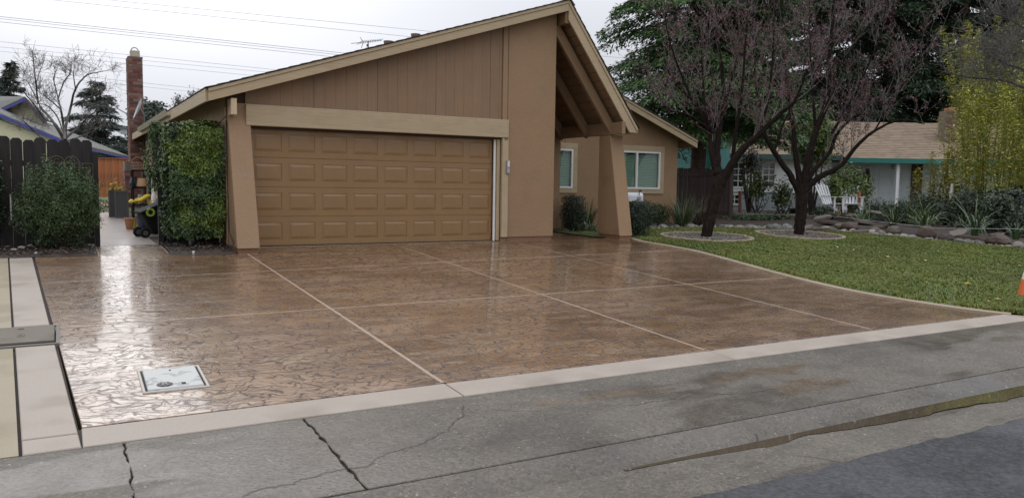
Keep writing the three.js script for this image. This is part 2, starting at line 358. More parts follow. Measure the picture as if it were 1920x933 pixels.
// weathered fence wood
const oldWood = texSet(512, 512, (u, v) => {
  const g = fbm(u * 60, v * 3, 4, 3, 60), n = fbm(u * 4, v * 4, 4, 5, 4), k = 0.55 + 1.0 * (g - 0.35) + 0.6 * (n - 0.5);
  return { c: [Math.max(0.2, k), Math.max(0.2, k), Math.max(0.2, k)], h: g, r: 0.8 };
}, 1.1);
const fenceMats = [[0.021, 0.015, 0.012], [0.016, 0.012, 0.01], [0.028, 0.021, 0.017]].map((c) => std(c, { ...oldWood, roughness: 0.9, bumpScale: 0.004 }));
const orangeMats = [[0.42, 0.14, 0.045], [0.36, 0.115, 0.036], [0.47, 0.17, 0.06]].map((c) => std(c, { ...oldWood, roughness: 0.8, bumpScale: 0.003 }));
const brownFence = [[0.075, 0.045, 0.034], [0.06, 0.037, 0.029]].map((c) => std(c, { ...oldWood, roughness: 0.9, bumpScale: 0.004 }));
const barkTex = texSet(512, 512, (u, v) => { const g = fbm(u * 14, v * 5, 5, 3, 14), k = 0.45 + 1.1 * (g - 0.2); return { c: [k, k, k], h: g, r: 0.85 }; }, 0.5);
const bark = (c, b = 0.012) => std(c, { ...barkTex, roughness: 0.9, bumpScale: b });
const shingleTex = texSet(1024, 1024, (u, v) => {
  const row = Math.floor(v * 16), tab = Math.floor(u * 10 + 0.5 * (row % 2) + 0.3 * hash(row, 3, 5)), t = hash(tab % 10, row, 7), g = vn(u * 280, v * 280, 9, 280), n = fbm(u * 3, v * 3, 4, 11, 3);
  const k = 0.72 + 0.42 * t * t + 0.35 * (g - 0.5) + 0.3 * (n - 0.5), edge = (v * 16) % 1;
  return { c: [k, k, k], h: 0.4 * (1 - edge) + 0.2 * t + 0.2 * g, r: 0.85 };
}, 2.2);
const roofMat = (c) => std(c, { ...shingleTex, roughness: 0.9, bumpScale: 0.008 });
const soilTex = texSet(512, 512, (u, v) => { const n = fbm(u * 30, v * 30, 4, 3, 30), m = vn(u * 90, v * 90, 4, 90), k = 0.5 + 1.0 * (n - 0.3) + 0.4 * (m - 0.5); return { c: [0.06 * k, 0.042 * k, 0.03 * k], h: n * 0.7 + m * 0.3, r: 0.75 }; }, 1.5);
const soilMat = std(0xffffff, { ...soilTex, roughness: 1, bumpScale: 0.03 });
const turfTex = texSet(1024, 1024, (u, v) => {
  const n = fbm(u * 8, v * 8, 4, 3, 8), f = vn(u * 160, v * 160, 4, 160), g = vn(u * 60, v * 60, 6, 60), b = sstep(0.52, 0.7, fbm(u * 14, v * 14, 4, 9, 14));
  const k = 0.7 + 0.8 * (f - 0.5) + 0.5 * (g - 0.5); let c = mix3([0.06 * k, 0.115 * k, 0.018 * k], [0.095 * k, 0.14 * k, 0.026 * k], sstep(0.35, 0.65, n)); c = mix3(c, [0.055 * k, 0.042 * k, 0.022 * k], 0.8 * b);
  return { c, h: 0.5 * f + 0.5 * g, r: 0.8 };
}, 5);
const turfMat = std(0xffffff, { ...turfTex, roughness: 1, bumpScale: 0.03 });
const leafMat = phy(0xffffff, { vertexColors: true, roughness: 0.42, transmission: 0.22, side: THREE.DoubleSide, ior: 1.45 });
const leafMatte = phy(0xffffff, { vertexColors: true, roughness: 0.75, transmission: 0.25, side: THREE.DoubleSide, ior: 1.35 });
const needleMat = std(0xffffff, { vertexColors: true, roughness: 0.6, side: THREE.DoubleSide });
const bladeMat = phy(0xffffff, { vertexColors: true, roughness: 0.5, transmission: 0.2, side: THREE.DoubleSide });

// ---------------------------------------------------------------- ground
struct('ground', sheet([-400, -200, -120, -60, -30, -15, -6, -3, 0, 3, 6, 9, 11, 14, 20, 40, 80], () => -300, () => 300, 6, (x, z) => groundY(x, Math.min(z, 12)) - 0.12 - (z > 9 ? 0.25 : 0)), turfMat, 'rough grass and soil around the houses');

// driveway: stamped slabs between pale joints
const slopeY = (g) => { const p = g.attributes.position; for (let i = 0; i < p.count; i++) p.setY(i, p.getY(i) + groundY(p.getX(i), p.getZ(i))); g.computeVertexNormals(); return g; };
function planarUV(g) { const p = g.attributes.position, u = g.attributes.uv; for (let i = 0; i < p.count; i++) u.setXY(i, p.getX(i), p.getZ(i)); return g; }
const edgeX = (z) => lerp(-3.33, -2.86, Math.max(0, z - 0.5) / 8.2);            // left side of the stamped field
const curve = new THREE.CatmullRomCurve3([[8.24, -0.6], [8.24, 0.3], [8.14, 0.76], [8.2, 1.5], [8.2, 2.32], [7.98, 3.4], [7.72, 4.4], [7.48, 5.4], [7.34, 6.3], [7.32, 6.9], [7.44, 7.6], [7.68, 8.3], [7.95, 8.75]].map(([x, z]) => V(x, 0, z)));
const curvePts = curve.getPoints(60);
const curveX = (z) => { for (let i = 0; i + 1 < curvePts.length; i++) if (z <= curvePts[i + 1].z) { const a = curvePts[i], b = curvePts[i + 1]; return lerp(a.x, b.x, (z - a.z) / (b.z - a.z)); } return 7.95; };
const c1 = (x) => lerp(2.86, 2.16, (x + 3.22) / 10.78), c2 = (x) => lerp(5.54, 5.46, (x + 3) / 10.4);
const J = [-0.25, 2.64, 5.26], FRONT = 8.66;
const driveway = struct('driveway', slopeY(planarUV(prism([[-3.28, 0.53], [-2.46, 0.53], [-2.46, -0.98], [-1.42, -0.98], [-1.42, 0.62], [-0.5, 0.78], [-0.02, 0.78], [-0.02, -0.12], [5.1, -0.12], [6.3, -0.1], [6.3, -2.6], [7.6, -2.6], ...curvePts.filter((p) => p.z > -0.1 && p.z < 8.62).map((p) => [p.x - 0.01, p.z]), [-2.82, 8.64]], 'y', -0.1, -0.0025))), jointMat, 'wet brown stamped concrete driveway divided by pale joints');
driveway.userData.category = 'driveway';
{
  const g = 0.0135, rows = [[null, c1], [c1, c2], [c2, () => FRONT]];
  const cols = [[edgeX, () => J[0]], [() => J[0], () => J[1]], [() => J[1], () => J[2]], [() => J[2], (z) => curveX(Math.max(-0.6, z))]];
  const slabs = [];
  rows.forEach(([top, bot], j) => cols.forEach(([lo, hi], i) => {
    const pts = []; const n = 14;
    const zt = (x) => top ? top(x) + g : [0.5, 0.045, 0.045, -2.6][i], xm = [-1.8, 1.2, 4, 6.5][i];
    const z0 = zt(xm), z1 = bot(xm) - g;
    if (i === 3) {
      for (let k = 0; k <= n; k++) { const z = lerp(top ? zt(7.6) : 0.05, bot(7.6) - g, k / n); pts.push([hi(z) - 0.015, z]); }
      pts.push([lo(z1) + g, bot(lo(z1)) - g], [lo(z0) + g, top ? zt(lo(z0)) : 0.045]);
      if (!top) pts.push([6.36, 0.045], [6.36, -2.56], [7.55, -2.56], [7.82, -0.5], [7.82, 0.05]);
    } else if (i === 0 && !top) {
      pts.push([-3.31, 0.52], [-2.44, 0.52], [-2.44, -0.96], [-1.44, -0.96], [-1.44, 0.64], [-0.5, 0.8], [J[0] - g, 0.8], [J[0] - g, bot(J[0]) - g], [edgeX(2.8) + 0.012, bot(-3.2) - g]);
    } else {
      if (!top && i === 1) pts.push([J[0] + g, 0.8], [-0.03, 0.8], [-0.03, 0.045]); else pts.push([lo(z0) + (i ? g : 0.012), zt(lo(z0))]);
      pts.push([hi(z0) - g, zt(hi(z0))], [hi(z1) - g, bot(hi(z1)) - g], [lo(z1) + (i ? g : 0.012), bot(lo(z1)) - g]);
    }
    slabs.push(mesh('slab', slopeY(planarUV(prism(pts, 'y', -0.09, 0, 0.004))), stampMat, driveway));
  }));
}
// border along the sidewalk, cut at the joints
const border = struct('concrete_border', slopeY(planarUV(prism([[-3.16, 8.66], [7.9, 8.66], [8.6, 8.78], [8.6, 9.03], [-3.16, 9.03]], 'y', -0.12, -0.012))), darkJoint, 'smooth pale concrete band along the front of the driveway');
border.userData.category = 'border';
{
  const xs = [-2.86, J[0], J[1], J[2], 7.95];
  for (let i = 0; i < 4; i++) mesh('slab', slopeY(planarUV(prism([[xs[i] + 0.006, FRONT + 0.016], [xs[i + 1] - (i < 3 ? 0.006 : 0), FRONT + 0.016], [xs[i + 1] - (i < 3 ? 0.006 : 0), 9.025], [xs[i] + 0.006, 9.025]], 'y', -0.1, 0.004, 0.005))), borderMat, border);
  mesh('slab', slopeY(planarUV(prism([[7.95, FRONT + 0.04], [8.15, 8.86], [9.6, 8.94], [9.6, 9.025], [7.95, 9.025]], 'y', -0.1, 0.004, 0.005))), borderWarm, border);
  const s = (z) => lerp(-3.64, -3.17, (z - 0.5) / 8.5), e = (z) => edgeX(z) - 0.02;
  for (const [a, b] of [[0.56, 2.94], [2.96, 5.42], [6.3, 8.76], [8.78, 9.03]]) mesh('slab', slopeY(planarUV(prism([[s(a), a], [e(a), a], [e(b), b], [s(b), b]], 'y', -0.1, 0.006, 0.006))), borderMat, border);
  mesh('joint_bed', slopeY(prism([[-3.68, 0.5], [-3.3, 0.5], [-2.85, 9.03], [-3.2, 9.03]], 'y', -0.14, -0.02)), darkJoint, border);
}
// curved edging beside the lawn
{
  const s = new Soup(), w = 0.17, n = curvePts.length;
  const pt = (i, o, y) => { const a = curvePts[Math.max(0, i - 1)], b = curvePts[Math.min(n - 1, i + 1)], t = V(0, 0, 0).subVectors(b, a).normalize(), p = curvePts[i].clone().add(V(t.z, 0, -t.x).multiplyScalar(o)); p.y = groundY(p.x, p.z) + y; return p; };
  for (let i = 3; i + 1 < n; i++) {
    const prof = [[0, -0.1], [0, 0.012], [0.01, 0.018], [w - 0.02, 0.018], [w, 0.005], [w, -0.1]];
    for (let k = 0; k + 1 < prof.length; k++) s.quad(pt(i, ...prof[k]), pt(i + 1, ...prof[k]), pt(i + 1, ...prof[k + 1]), pt(i, ...prof[k + 1]));
  }
  const g = s.geo(); planarUV(g);
  tag(mesh('lawn_edging', g, borderWarm), 'curved pale concrete edging between driveway and lawn', 'edging');
}
// the neighbour's paler old slab and meter box lid in the left strip
{
  const old = std([0.85, 0.83, 0.66], { ...walkTex, map: newConc.map, bumpMap: newConc.bumpMap, roughnessMap: newConc.roughnessMap, roughness: 1, bumpScale: 0.004 });
  const s = (z) => lerp(-3.66, -3.19, (z - 0.5) / 8.5);
  const ns = struct('neighbouring_slab', slopeY(planarUV(prism([[-9, 0.4], [s(0.4), 0.4], [s(9.02), 9.02], [-9, 9.02]], 'y', -0.1, 0.0))), old, 'yellowish old concrete slab beside the new driveway border'); ns.userData.category = 'pavement';
  const q = (px, py) => { const p = onGround(px, py); return p; };
  const t = thing('meter_box', 'weathered grey concrete meter box lid set in the pale border strip', 'meter box', [-3.24, groundY(0, 5.88), 5.88]); t.rotation.x = 0.05;
  const lidM = std([0.32, 0.3, 0.25], { ...newConc, roughness: 1, bumpScale: 0.004 });
  mesh('lid', rb(0.46, 0.06, 0.66, -0.01, 0.0, 0, 0.012, 2), lidM, t);
  mesh('rim', mergeGeometries([bx(0.52, 0.05, 0.03, 0, -0.01, 0.385), bx(0.52, 0.05, 0.03, 0, -0.01, -0.385), bx(0.03, 0.05, 0.74, 0.245, -0.01, 0), bx(0.03, 0.05, 0.74, -0.245, -0.01, 0)]), std([0.16, 0.15, 0.13]), t);
  mesh('pick_hole', bx(0.05, 0.004, 0.02, -0.06, 0.031, -0.22), darkJoint, t);
  mesh('raised_plate', mergeGeometries([bx(0.06, 0.006, 0.012, -0.05, 0.031, 0.02), bx(0.06, 0.006, 0.012, -0.05, 0.031, 0.1), bx(0.012, 0.006, 0.07, -0.075, 0.031, 0.06), bx(0.012, 0.006, 0.07, -0.03, 0.031, 0.06)]), lidM, t);
}
{ // white water box lid in the driveway
  const t = thing('utility_box', 'white utility box lid with round black cap set in the driveway', 'utility box', [-2.2, groundY(0, 7.75), 7.75], -0.01); t.rotation.x = 0.05;
  const lidT = texSet(256, 256, (u, v) => { const n = fbm(u * 6, v * 6, 5, 3, 6), d = sstep(0.56, 0.66, n), k = 0.95 - 0.25 * d; return { c: [0.47 * k, 0.475 * k, 0.45 * k], h: n, r: 0.65 + 0.25 * d }; }, 0.5);
  mesh('lid', rb(0.4, 0.03, 0.56, 0, 0.004, 0, 0.014, 2), std(0xffffff, { ...lidT, roughness: 1, bumpScale: 0.003 }), t);
  mesh('frame', mergeGeometries([rb(0.48, 0.03, 0.022, 0, -0.001, 0.306), rb(0.48, 0.03, 0.022, 0, -0.001, -0.306), rb(0.022, 0.03, 0.59, 0.226, -0.001, 0), rb(0.022, 0.03, 0.59, -0.226, -0.001, 0)]), std([0.46, 0.43, 0.38]), t);
  mesh('gap', bx(0.44, 0.012, 0.6, 0, -0.004, 0), darkJoint, t);
  const cap = mesh('round_cap', new THREE.CylinderGeometry(0.058, 0.058, 0.012, 28).translate(-0.075, 0.018, 0.19), std([0.02, 0.02, 0.022], { roughness: 0.4 }), t);
  const bar = []; for (let k = 0; k < 3; k++) bar.push(bx(0.1, 0.006, 0.012, 0, 0, 0, 0, k * Math.PI / 3).translate(-0.075, 0.026, 0.19));
  mesh('spokes', mergeGeometries(bar), std([0.16, 0.16, 0.16], { roughness: 0.4 }), cap);
  mesh('pick_hole', bx(0.03, 0.003, 0.05, 0.06, 0.019, 0.2), darkJoint, t); mesh('pick_hole', bx(0.012, 0.003, 0.04, 0, 0.019, -0.2), darkJoint, t);
}
for (const [px, py, l] of [[66, 479, 'small white capped pipe stub at the fence end of the pale strip'], [362, 477, 'small white capped pipe stub beside the soil below the hedge']]) {
  const p = onGround(px, py), t = thing('pipe_stub', l, 'pipe', [p.x, p.y - 0.02, p.z]);
  mesh('pipe', new THREE.CylinderGeometry(0.017, 0.017, 0.06, 10).translate(0, 0.03, 0), std([0.4, 0.38, 0.35]), t); mesh('cap', new THREE.CylinderGeometry(0.022, 0.022, 0.018, 10).translate(0, 0.067, 0), whiteMat, t);
}
// sidewalk, rolled curb, gutter, street
const walkY = (z) => groundY(0, z), Z_CURB = 10.36, Z_FLOW = 10.59, Z_ASPH = 11.2;
const flowY = (x) => -0.588 + 0.006 * Math.sin(x * 0.9 + 1) ;
const gutterProfile = (x, z) => {
  if (z <= Z_CURB) return walkY(z);
  const y0 = walkY(Z_CURB), yf = flowY(x);
  if (z <= Z_FLOW) { const t = (z - Z_CURB) / (Z_FLOW - Z_CURB); return lerp(y0 - 0.004, yf, t * t * 0.45 + t * 0.55); }
  return lerp(yf, -0.555, sstep(0, 1, (z - Z_FLOW) / (Z_ASPH - Z_FLOW)) * 0.7 + 0.3 * (z - Z_FLOW) / (Z_ASPH - Z_FLOW));
};
const sidewalk = struct('sidewalk', sheet([9.03, 10.37], () => -30, () => 30, 2, (x, z) => walkY(z) - 0.02), darkJoint, 'grey sidewalk of old concrete slabs with cracks and damp sand patches'); sidewalk.userData.category = 'sidewalk';
{
  const xs = [-12, -7, -2.63, -1.5, 4.8, 9.6, 14, 20];
  for (let i = 0; i + 1 < xs.length; i++) {
    const g0 = xs[i] === -1.5 ? 0.008 : 0.003, g1 = xs[i + 1] === -1.5 ? 0.008 : 0.003, n = 24, wob = (z, k) => 0.022 * (vn(z * 14, k, 5) - 0.5) + 0.012 * (vn(z * 40, k, 6) - 0.5);
    const pts = [...range(9.036, 10.354, n).map((z) => [xs[i] + g0 + wob(z, i), z]), ...range(10.354, 9.036, n).map((z) => [xs[i + 1] - g1 + wob(z, i + 40), z])];
    mesh('slab', slopeY(planarUV(prism(pts.reverse(), 'y', -0.09, 0, 0.005))), walkMat, sidewalk);
  }
}
const zsG = [...range(Z_CURB + 0.006, Z_FLOW, 10), ...range(Z_FLOW, Z_ASPH + 0.02, 8).slice(1)];
const gutter = struct('gutter', sheet(zsG, () => -20, () => 24, 160, gutterProfile), walkMat, 'rolled concrete curb and gutter along the street'); gutter.userData.category = 'gutter';
const street = struct('street', sheet([...range(Z_ASPH - 0.02, Z_ASPH + 0.04, 4), 12, 14, 18, 24], () => -24, () => 30, 900, (x, z) => -0.552 + 0.02 * sstep(0, 0.05, z - Z_ASPH + 0.03 * vn(x * 6, 3)) * 0.9 + 0.015 * Math.min(3, z - Z_ASPH) - (z < Z_ASPH ? 0.03 : 0)), asphMat, 'dark wet asphalt street'); street.userData.category = 'street';
{ const p = street.geometry.attributes.position; for (let i = 0; i < p.count; i++) if (p.getZ(i) < Z_ASPH + 0.05) { const x = p.getX(i); p.setZ(i, p.getZ(i) + 0.05 * (fbm(x * 2.2, 1.5, 3, 5) - 0.5) + 0.02 * (vn(x * 13, 2.5, 6) - 0.5)); } street.geometry.computeVertexNormals(); planarUV(street.geometry); }
// standing water in the gutter: a level sheet, its shore is where the concrete rises through it
const waterMat = phy([0.1, 0.08, 0.055], { roughness: 0.05, ior: 1.5, clearcoat: 1, clearcoatRoughness: 0.02, metalness: 0 });
{
  const y = -0.578, s = new Soup(), xs = range(0.1, 5.6, 220);
  const shore = (x, dir) => { let z = Z_FLOW; for (let i = 0; i < 60 && gutterProfile(x, z) < y - 0.001; i++) z += dir * 0.006; return z + dir * 0.006; };
  for (let i = 0; i + 1 < xs.length; i++) {
    const a = xs[i], b = xs[i + 1], t = (x) => sstep(0.1, 1.6, x), n = (x) => 0.5 + 0.5 * t(x) * (0.85 + 0.3 * (vn(x * 2.2, 3, 7) - 0.5));
    const q = (x, d) => V(x, y, lerp(Z_FLOW + 0.01, shore(x, d), d < 0 ? 1 : Math.min(1, 0.12 + 0.88 * t(x) * (0.25 + 0.7 * vn(x * 1.7, 5, 9) + 0.25 * (vn(x * 7, 6, 9) - 0.5)))));
    s.quad(q(a, -1), q(a, 1), q(b, 1), q(b, -1));
  }
  const g = s.geo(); const m = mesh('gutter_water', g, waterMat); m.userData = { kind: 'structure', label: 'murky puddle of rain water lying along the gutter', category: 'water' };
}
// side path, soil beds, lawn
{
  const path = struct('side_path', sheet([-22, -12.5], () => -3.6, () => -0.4, 1, (x, z) => groundY(x, z) - 0.02), soilMat, 'pale wet concrete path along the side of the house'); path.userData.category = 'path';
  const pm = phy([0.92, 0.92, 0.98], { ...newConc, roughness: 0.75, bumpScale: 0.002, clearcoat: 0.5, clearcoatRoughness: 0.12, ior: 1.6 });
  const zs = [-0.99, -2.4, -3.9, -5.4, -6.9, -8.4, -9.9, -12.4];
  for (let i = 0; i + 1 < zs.length; i++) mesh('slab', slopeY(planarUV(prism([[-2.42, zs[i] - 0.008], [-2.42, zs[i + 1] + 0.008], [-1.47, zs[i + 1] + 0.008], [-1.47, zs[i] - 0.008]], 'y', -0.08, 0.003, 0.004))), pm, path);
  struct('side_soil', sheet([-16, -10, -5, -1, 0.5, 0.62], () => -1.5, () => -0.38, 8, (x, z) => groundY(x, Math.min(0.5, z)) - 0.005), soilMat, 'bare soil between side path and house wall').userData.category = 'soil';
  struct('fence_bed', sheet(range(-1.05, 0.5, 14), () => -7, () => -2.46, 40, (x, z) => groundY(x, z) + 0.005 + 0.05 * fbm(x * 6, z * 6, 3, 4) * sstep(0.5, 0.25, z) * sstep(-2.46, -2.6, x)), soilMat, 'strip of mulch and soil in front of the dark fence').userData.category = 'soil';
  struct('hedge_bed', sheet(range(-1.0, 0.78, 14), () => -1.42, () => -0.42, 24, (x, z) => groundY(x, z) + 0.002 + 0.05 * fbm(x * 6, z * 6, 3, 8) * sstep(lerp(0.62, 0.78, (x + 1.42) / 0.92), lerp(0.4, 0.55, (x + 1.42) / 0.92), z)), soilMat, 'mulch bed below the climbing hedge').userData.category = 'soil';
  struct('back_lawn', sheet([-20, -12.42], () => -4, () => -0.6, 1, (x, z) => groundY(x, z) + 0.01), turfMat, 'small patch of lawn at the far end of the side path').userData.category = 'lawn';
  struct('back_path', sheet([-19.8, -16.5], () => -6, () => 0, 1, (x, z) => groundY(x, z) + 0.02), std([0.42, 0.3, 0.24], { ...newConc, roughness: 1, bumpScale: 0.002 }), 'pinkish paving in front of the orange fence').userData.category = 'path';
}
// lawn right of the driveway, out to the stone border
const rockCurve = new THREE.CatmullRomCurve3([[9.0, -2.6], [11.0, -2.2], [12.6, -1.9], [13.9, -1.35], [15, -0.6], [16, 1.0], [16.7, 2.6], [17.3, 4.2], [18, 6], [19, 9]].map(([x, z]) => V(x, 0, z)));
const rockPts = rockCurve.getPoints(120);
const lawnBack = (x) => { for (let i = 0; i + 1 < rockPts.length; i++) if (x <= rockPts[i + 1].x) return lerp(rockPts[i].z, rockPts[i + 1].z, (x - rockPts[i].x) / (rockPts[i + 1].x - rockPts[i].x)); return 9; };
const lawnY = (x, z) => groundY(x, Math.min(9.02, z)) + 0.02 + 0.03 * (fbm(x * 0.9, z * 0.9, 3, 5) - 0.5) * sstep(0, 0.6, x - curveX(Math.max(-0.5, Math.min(8.7, z))) - 0.2) * sstep(9, 8.4, z);
{
  const g = sheet(range(-3, 9.02, 60), (z) => (z < 0 ? 7.6 : curveX(Math.min(8.74, z)) + 0.16 + (z > 8.7 ? (z - 8.7) * 3 : 0)), () => 19.5, 60, (x, z) => z < lawnBack(x) - 0.5 ? lawnY(x, z) - 0.09 : lawnY(x, z));
  struct('lawn', g, turfMat, 'front lawn of patchy grass with fallen yellow leaves').userData.category = 'lawn';
  const s = new Soup();   // one tuft, copied
  const rt = rng(5);
  for (let k = 0; k < 16; k++) {
    const a = rt() * 6.28, r = rt() * 0.05, h = 0.015 + rt() * 0.022, w = 0.0035 + rt() * 0.003, p = V(Math.cos(a) * r, -0.004, Math.sin(a) * r), b = rt() * 6.28, l = V(Math.cos(b) * h * 0.8, h, Math.sin(b) * h * 0.8), sd = V(-Math.sin(b), 0, Math.cos(b)).multiplyScalar(w);
    const c = tint(pick([[0.11, 0.2, 0.02], [0.145, 0.235, 0.028], [0.085, 0.16, 0.018], [0.19, 0.21, 0.045]], rt), 0.2, rt);
    s.tri(p.clone().sub(sd), p.clone().add(sd), p.clone().add(l), c);
  }
  const N = 95000, im = new THREE.InstancedMesh(s.geo(), bladeMat, N), m = new THREE.Matrix4(), q = new THREE.Quaternion(), rl = rng(77), cc = new THREE.Color(); let n = 0;
  for (let t = 0; t < N * 6 && n < N; t++) {
    const z = -2.6 + rl() * 11.5, x = 7.4 + rl() * 11; if (z < lawnBack(x) + 0.12 || x < (z < 0 ? 8.6 : curveX(Math.min(8.74, z)) + 0.18) || (z > 8.85 && x < 9.8)) continue;
    const bare = fbm(x * 1.6, z * 1.6, 4, 33); if (bare > 0.54 && rl() < 0.85) continue;
    if (Math.hypot((x - 10.35) / 1.12, (z - 0.55) / 0.95) < 0.98 || Math.hypot((x - 13.4) / 1.1, (z - 0.65) / 1.0) < 0.98) continue;
    q.setFromAxisAngle(V(0, 1, 0), rl() * 6.28); const sc = 0.8 + rl() * 0.9; m.compose(V(x, lawnY(x, z), z), q, V(sc, sc * (0.8 + rl() * 0.5), sc)); im.setMatrixAt(n, m);
    const k = 0.75 + 0.5 * fbm(x * 0.8, z * 0.8, 3, 55); im.setColorAt(n, cc.setRGB(k * (1 + 0.3 * fbm(x * 1.9, z * 1.9, 3, 66)), k, k * 0.9)); n++;
  }
  im.count = n; im.name = 'grass'; im.userData = { kind: 'stuff', label: 'short green grass blades covering the front lawn', category: 'grass' }; im.castShadow = im.receiveShadow = true; scene.add(im);
}

// ---------------------------------------------------------------- the house
const house = thing('house', 'brown stucco house with double garage and tall sloping porch roof', 'house');
{
  const RX = 6.41, RY = 5.04, EX = -0.76, SL = 0.325, SX2 = 8.31, SR = 1.345, WX = 12.9, SWG = 0.39, ZF = 0.35, ZB = -16;
  const yl = (x) => RY - SL * (RX - x), ys = (x) => RY - SR * (x - RX), yw = (x) => RY - SWG * (x - RX);
  const H = house;
  // front wall over the garage: backing, then grooved boards
  mesh('wall', prism([[-0.4, 2.1], [6.3, 2.1], [6.3, yl(6.3) - 0.2], [-0.4, yl(-0.4) - 0.2]], 'z', -0.2, -0.035), std([0.06, 0.035, 0.02]), H);
  {
    let x = -0.1, k = 0;
    while (x < 5.02) {
      const w = k % 6 === 5 ? 0.198 : 0.203, x1 = Math.min(5.028, x + w), g = k % 6 === 5 ? 0.005 : 0.0015;
      mesh('siding_board', prism([[x, 2.44], [x1 - g, 2.44], [x1 - g, yl(x1) - 0.19], [x, yl(x) - 0.19]], 'z', -0.034, 0 - 0.001 * R(), 0.002), pick(sidingMats), H);
      x += w; k++;
    }
  }
  mesh('trim_board', rb(0.12, 1.92, 0.05, 5.09, 2.511 + 0.96, 0.005), stuccoMat, H).geometry.translate(0, -0.0, 0);
  // header over the door, jambs
  mesh('header_beam', rb(5.26, 0.37, 0.09, 2.52, 2.325, 0.055, 0.012, 2), trimMat, H);
  mesh('door_jamb', rb(0.15, 2.06, 0.08, 5.085, 1.108, 0.045), trimV, H);
  mesh('door_stop', rb(0.075, 2.1, 0.06, 4.965, 1.06, -0.02), trimV, H);
  mesh('weather_strip', rb(0.045, 2.11, 0.04, 4.9, 1.06, -0.055, 0.006), whiteMat, H);
  mesh('weather_strip', rb(0.03, 2.11, 0.04, -0.012, 1.06, -0.055, 0.006), whiteMat, H);
  mesh('wall', bx(0.14, 2.2, 0.2, 5.1, 1.06, -0.1), stuccoMat, H);
  // stucco panel right of the door, standing on a recessed plinth
  mesh('stucco_panel', prism([[5.155, 0.075], [6.32, 0.075], [6.32, yl(6.32) - 0.16], [5.155, yl(5.155) - 0.16]], 'z', -0.15, 0.035, 0.008), stuccoMat, H);
  mesh('plinth', bx(1.12, 0.18, 0.14, 5.735, -0.012, -0.06), plinthMat, H);
  mesh('wall', prism([[-0.16, 0.0], [-2.6, 0.0], [-2.6, 4.75], [-0.16, 4.75]], 'x', 6.2, 6.315), stuccoMat, H);
  mesh('wall', prism([[6.316, 0.06], [8.2, 0.06], [8.2, 2.42], [6.5, 4.6], [6.316, 4.6]], 'z', -2.78, -2.6, 0.006), stuccoMat, H);
  mesh('plinth', bx(1.84, 0.1, 0.12, 7.25, 0.02, -2.68), plinthMat, H);
  mesh('wall', bx(0.12, 2.4, 0.28, 8.13, 1.22, -2.9), stuccoMat, H);
  // battered pier left of the door: its foot stands out towards the street
  mesh('pier', prism([[-0.03, 0.045], [0.735, 0.045], [0.1, 2.1], [0.03, 2.32], [0.03, 2.52], [-0.03, 2.52]], 'x', -0.4, -0.03, 0.01), stuccoMat, H);
  mesh('plinth', bx(0.33, 0.16, 0.68, -0.215, -0.03, 0.36), plinthMat, H);
  mesh('pier_return', bx(0.36, 2.5, 0.12, -0.215, 1.25, -0.1), stuccoMat, H);
  mesh('beam_end', rb(0.1, 0.28, 0.5, -0.345, 2.435, 0.06), trimEnd, H);
  mesh('back_wall', prism([[-0.4, 0], [12.4, 0], [12.4, yw(12.4) - 0.1], [RX, RY - 0.1], [-0.4, yl(-0.4) - 0.1]], 'z', -15.9, -15.75), stuccoMat, H);
  // side wall
  mesh('wall', bx(0.15, 2.72, 15.8, -0.325, 1.36, -8.06), stuccoMat, H);
  mesh('side_batten', rb(0.03, 2.4, 0.09, -0.412, 1.25, -0.12), stuccoMat, H);
  // garage door: four sections, each with eight raised panels
  const door = group('garage_door', H);
  {
    const sh = 0.5305, cw = 0.61, hw = 0.48, hh = 0.31;
    const pg = prism([[-hw / 2, -hh / 2], [hw / 2, -hh / 2], [hw / 2, hh / 2], [-hw / 2, hh / 2]], 'z', 0, 0.012);
    { const p = pg.attributes.position; for (let i = 0; i < p.count; i++) if (p.getZ(i) > 0.01) p.setXY(i, p.getX(i) * (1 - 0.1 / hw), p.getY(i) * (1 - 0.1 / hh)); pg.computeVertexNormals(); }
    for (let s = 0; s < 4; s++) {
      const y0 = 0.012 + s * sh, y1 = y0 + sh - 0.006, holes = [];
      for (let c = 0; c < 8; c++) { const x = 0.305 + c * cw, y = (y0 + y1) / 2; holes.push([[x - hw / 2, y - hh / 2], [x - hw / 2, y + hh / 2], [x + hw / 2, y + hh / 2], [x + hw / 2, y - hh / 2]]); }
      mesh('door_section', prism([[0, y0], [4.88, y0], [4.88, y1], [0, y1]], 'z', -0.13, -0.1145, 0.003, holes), doorMat, door);
      for (let c = 0; c < 8; c++) mesh('raised_panel', pg, doorMat, door).position.set(0.305 + c * cw, (y0 + y1) / 2, -0.124);
    }
    mesh('backing', bx(4.9, 2.14, 0.02, 2.44, 1.07, -0.137), doorMat, door);
    mesh('bottom_seal', bx(4.88, 0.014, 0.05, 2.44, 0.005, -0.105), std([0.012, 0.012, 0.012]), door);
  }
  // porch: eave beam on a battered column
  mesh('eave_beam', rb(0.1, 0.27, 3.4, 7.88, 2.46, -1.28), beamMat, H);
  mesh('column', prism([[-0.44, 0.075], [0.42, 0.075], [-0.03, 2.322], [-0.44, 2.322]], 'x', 7.84, 8.2, 0.012), stuccoMat, H);
  mesh('plinth', bx(0.31, 0.14, 0.8, 8.02, 0.01, -0.01), plinthMat, H);
  // roof
  const roof = group('roof', H), shg = roofMat([0.055, 0.045, 0.038]);
  mesh('deck', prism([[EX, yl(EX) - 0.05], [RX, RY - 0.052], [RX, RY - 0.002], [EX, yl(EX) - 0.002]], 'z', ZB, ZF - 0.02), underMat, roof);
  mesh('deck', prism([[RX, RY - 0.085], [SX2, ys(SX2) - 0.085], [SX2, ys(SX2) - 0.003], [RX, RY - 0.003]], 'z', -3.2, ZF - 0.02), underMat, roof);
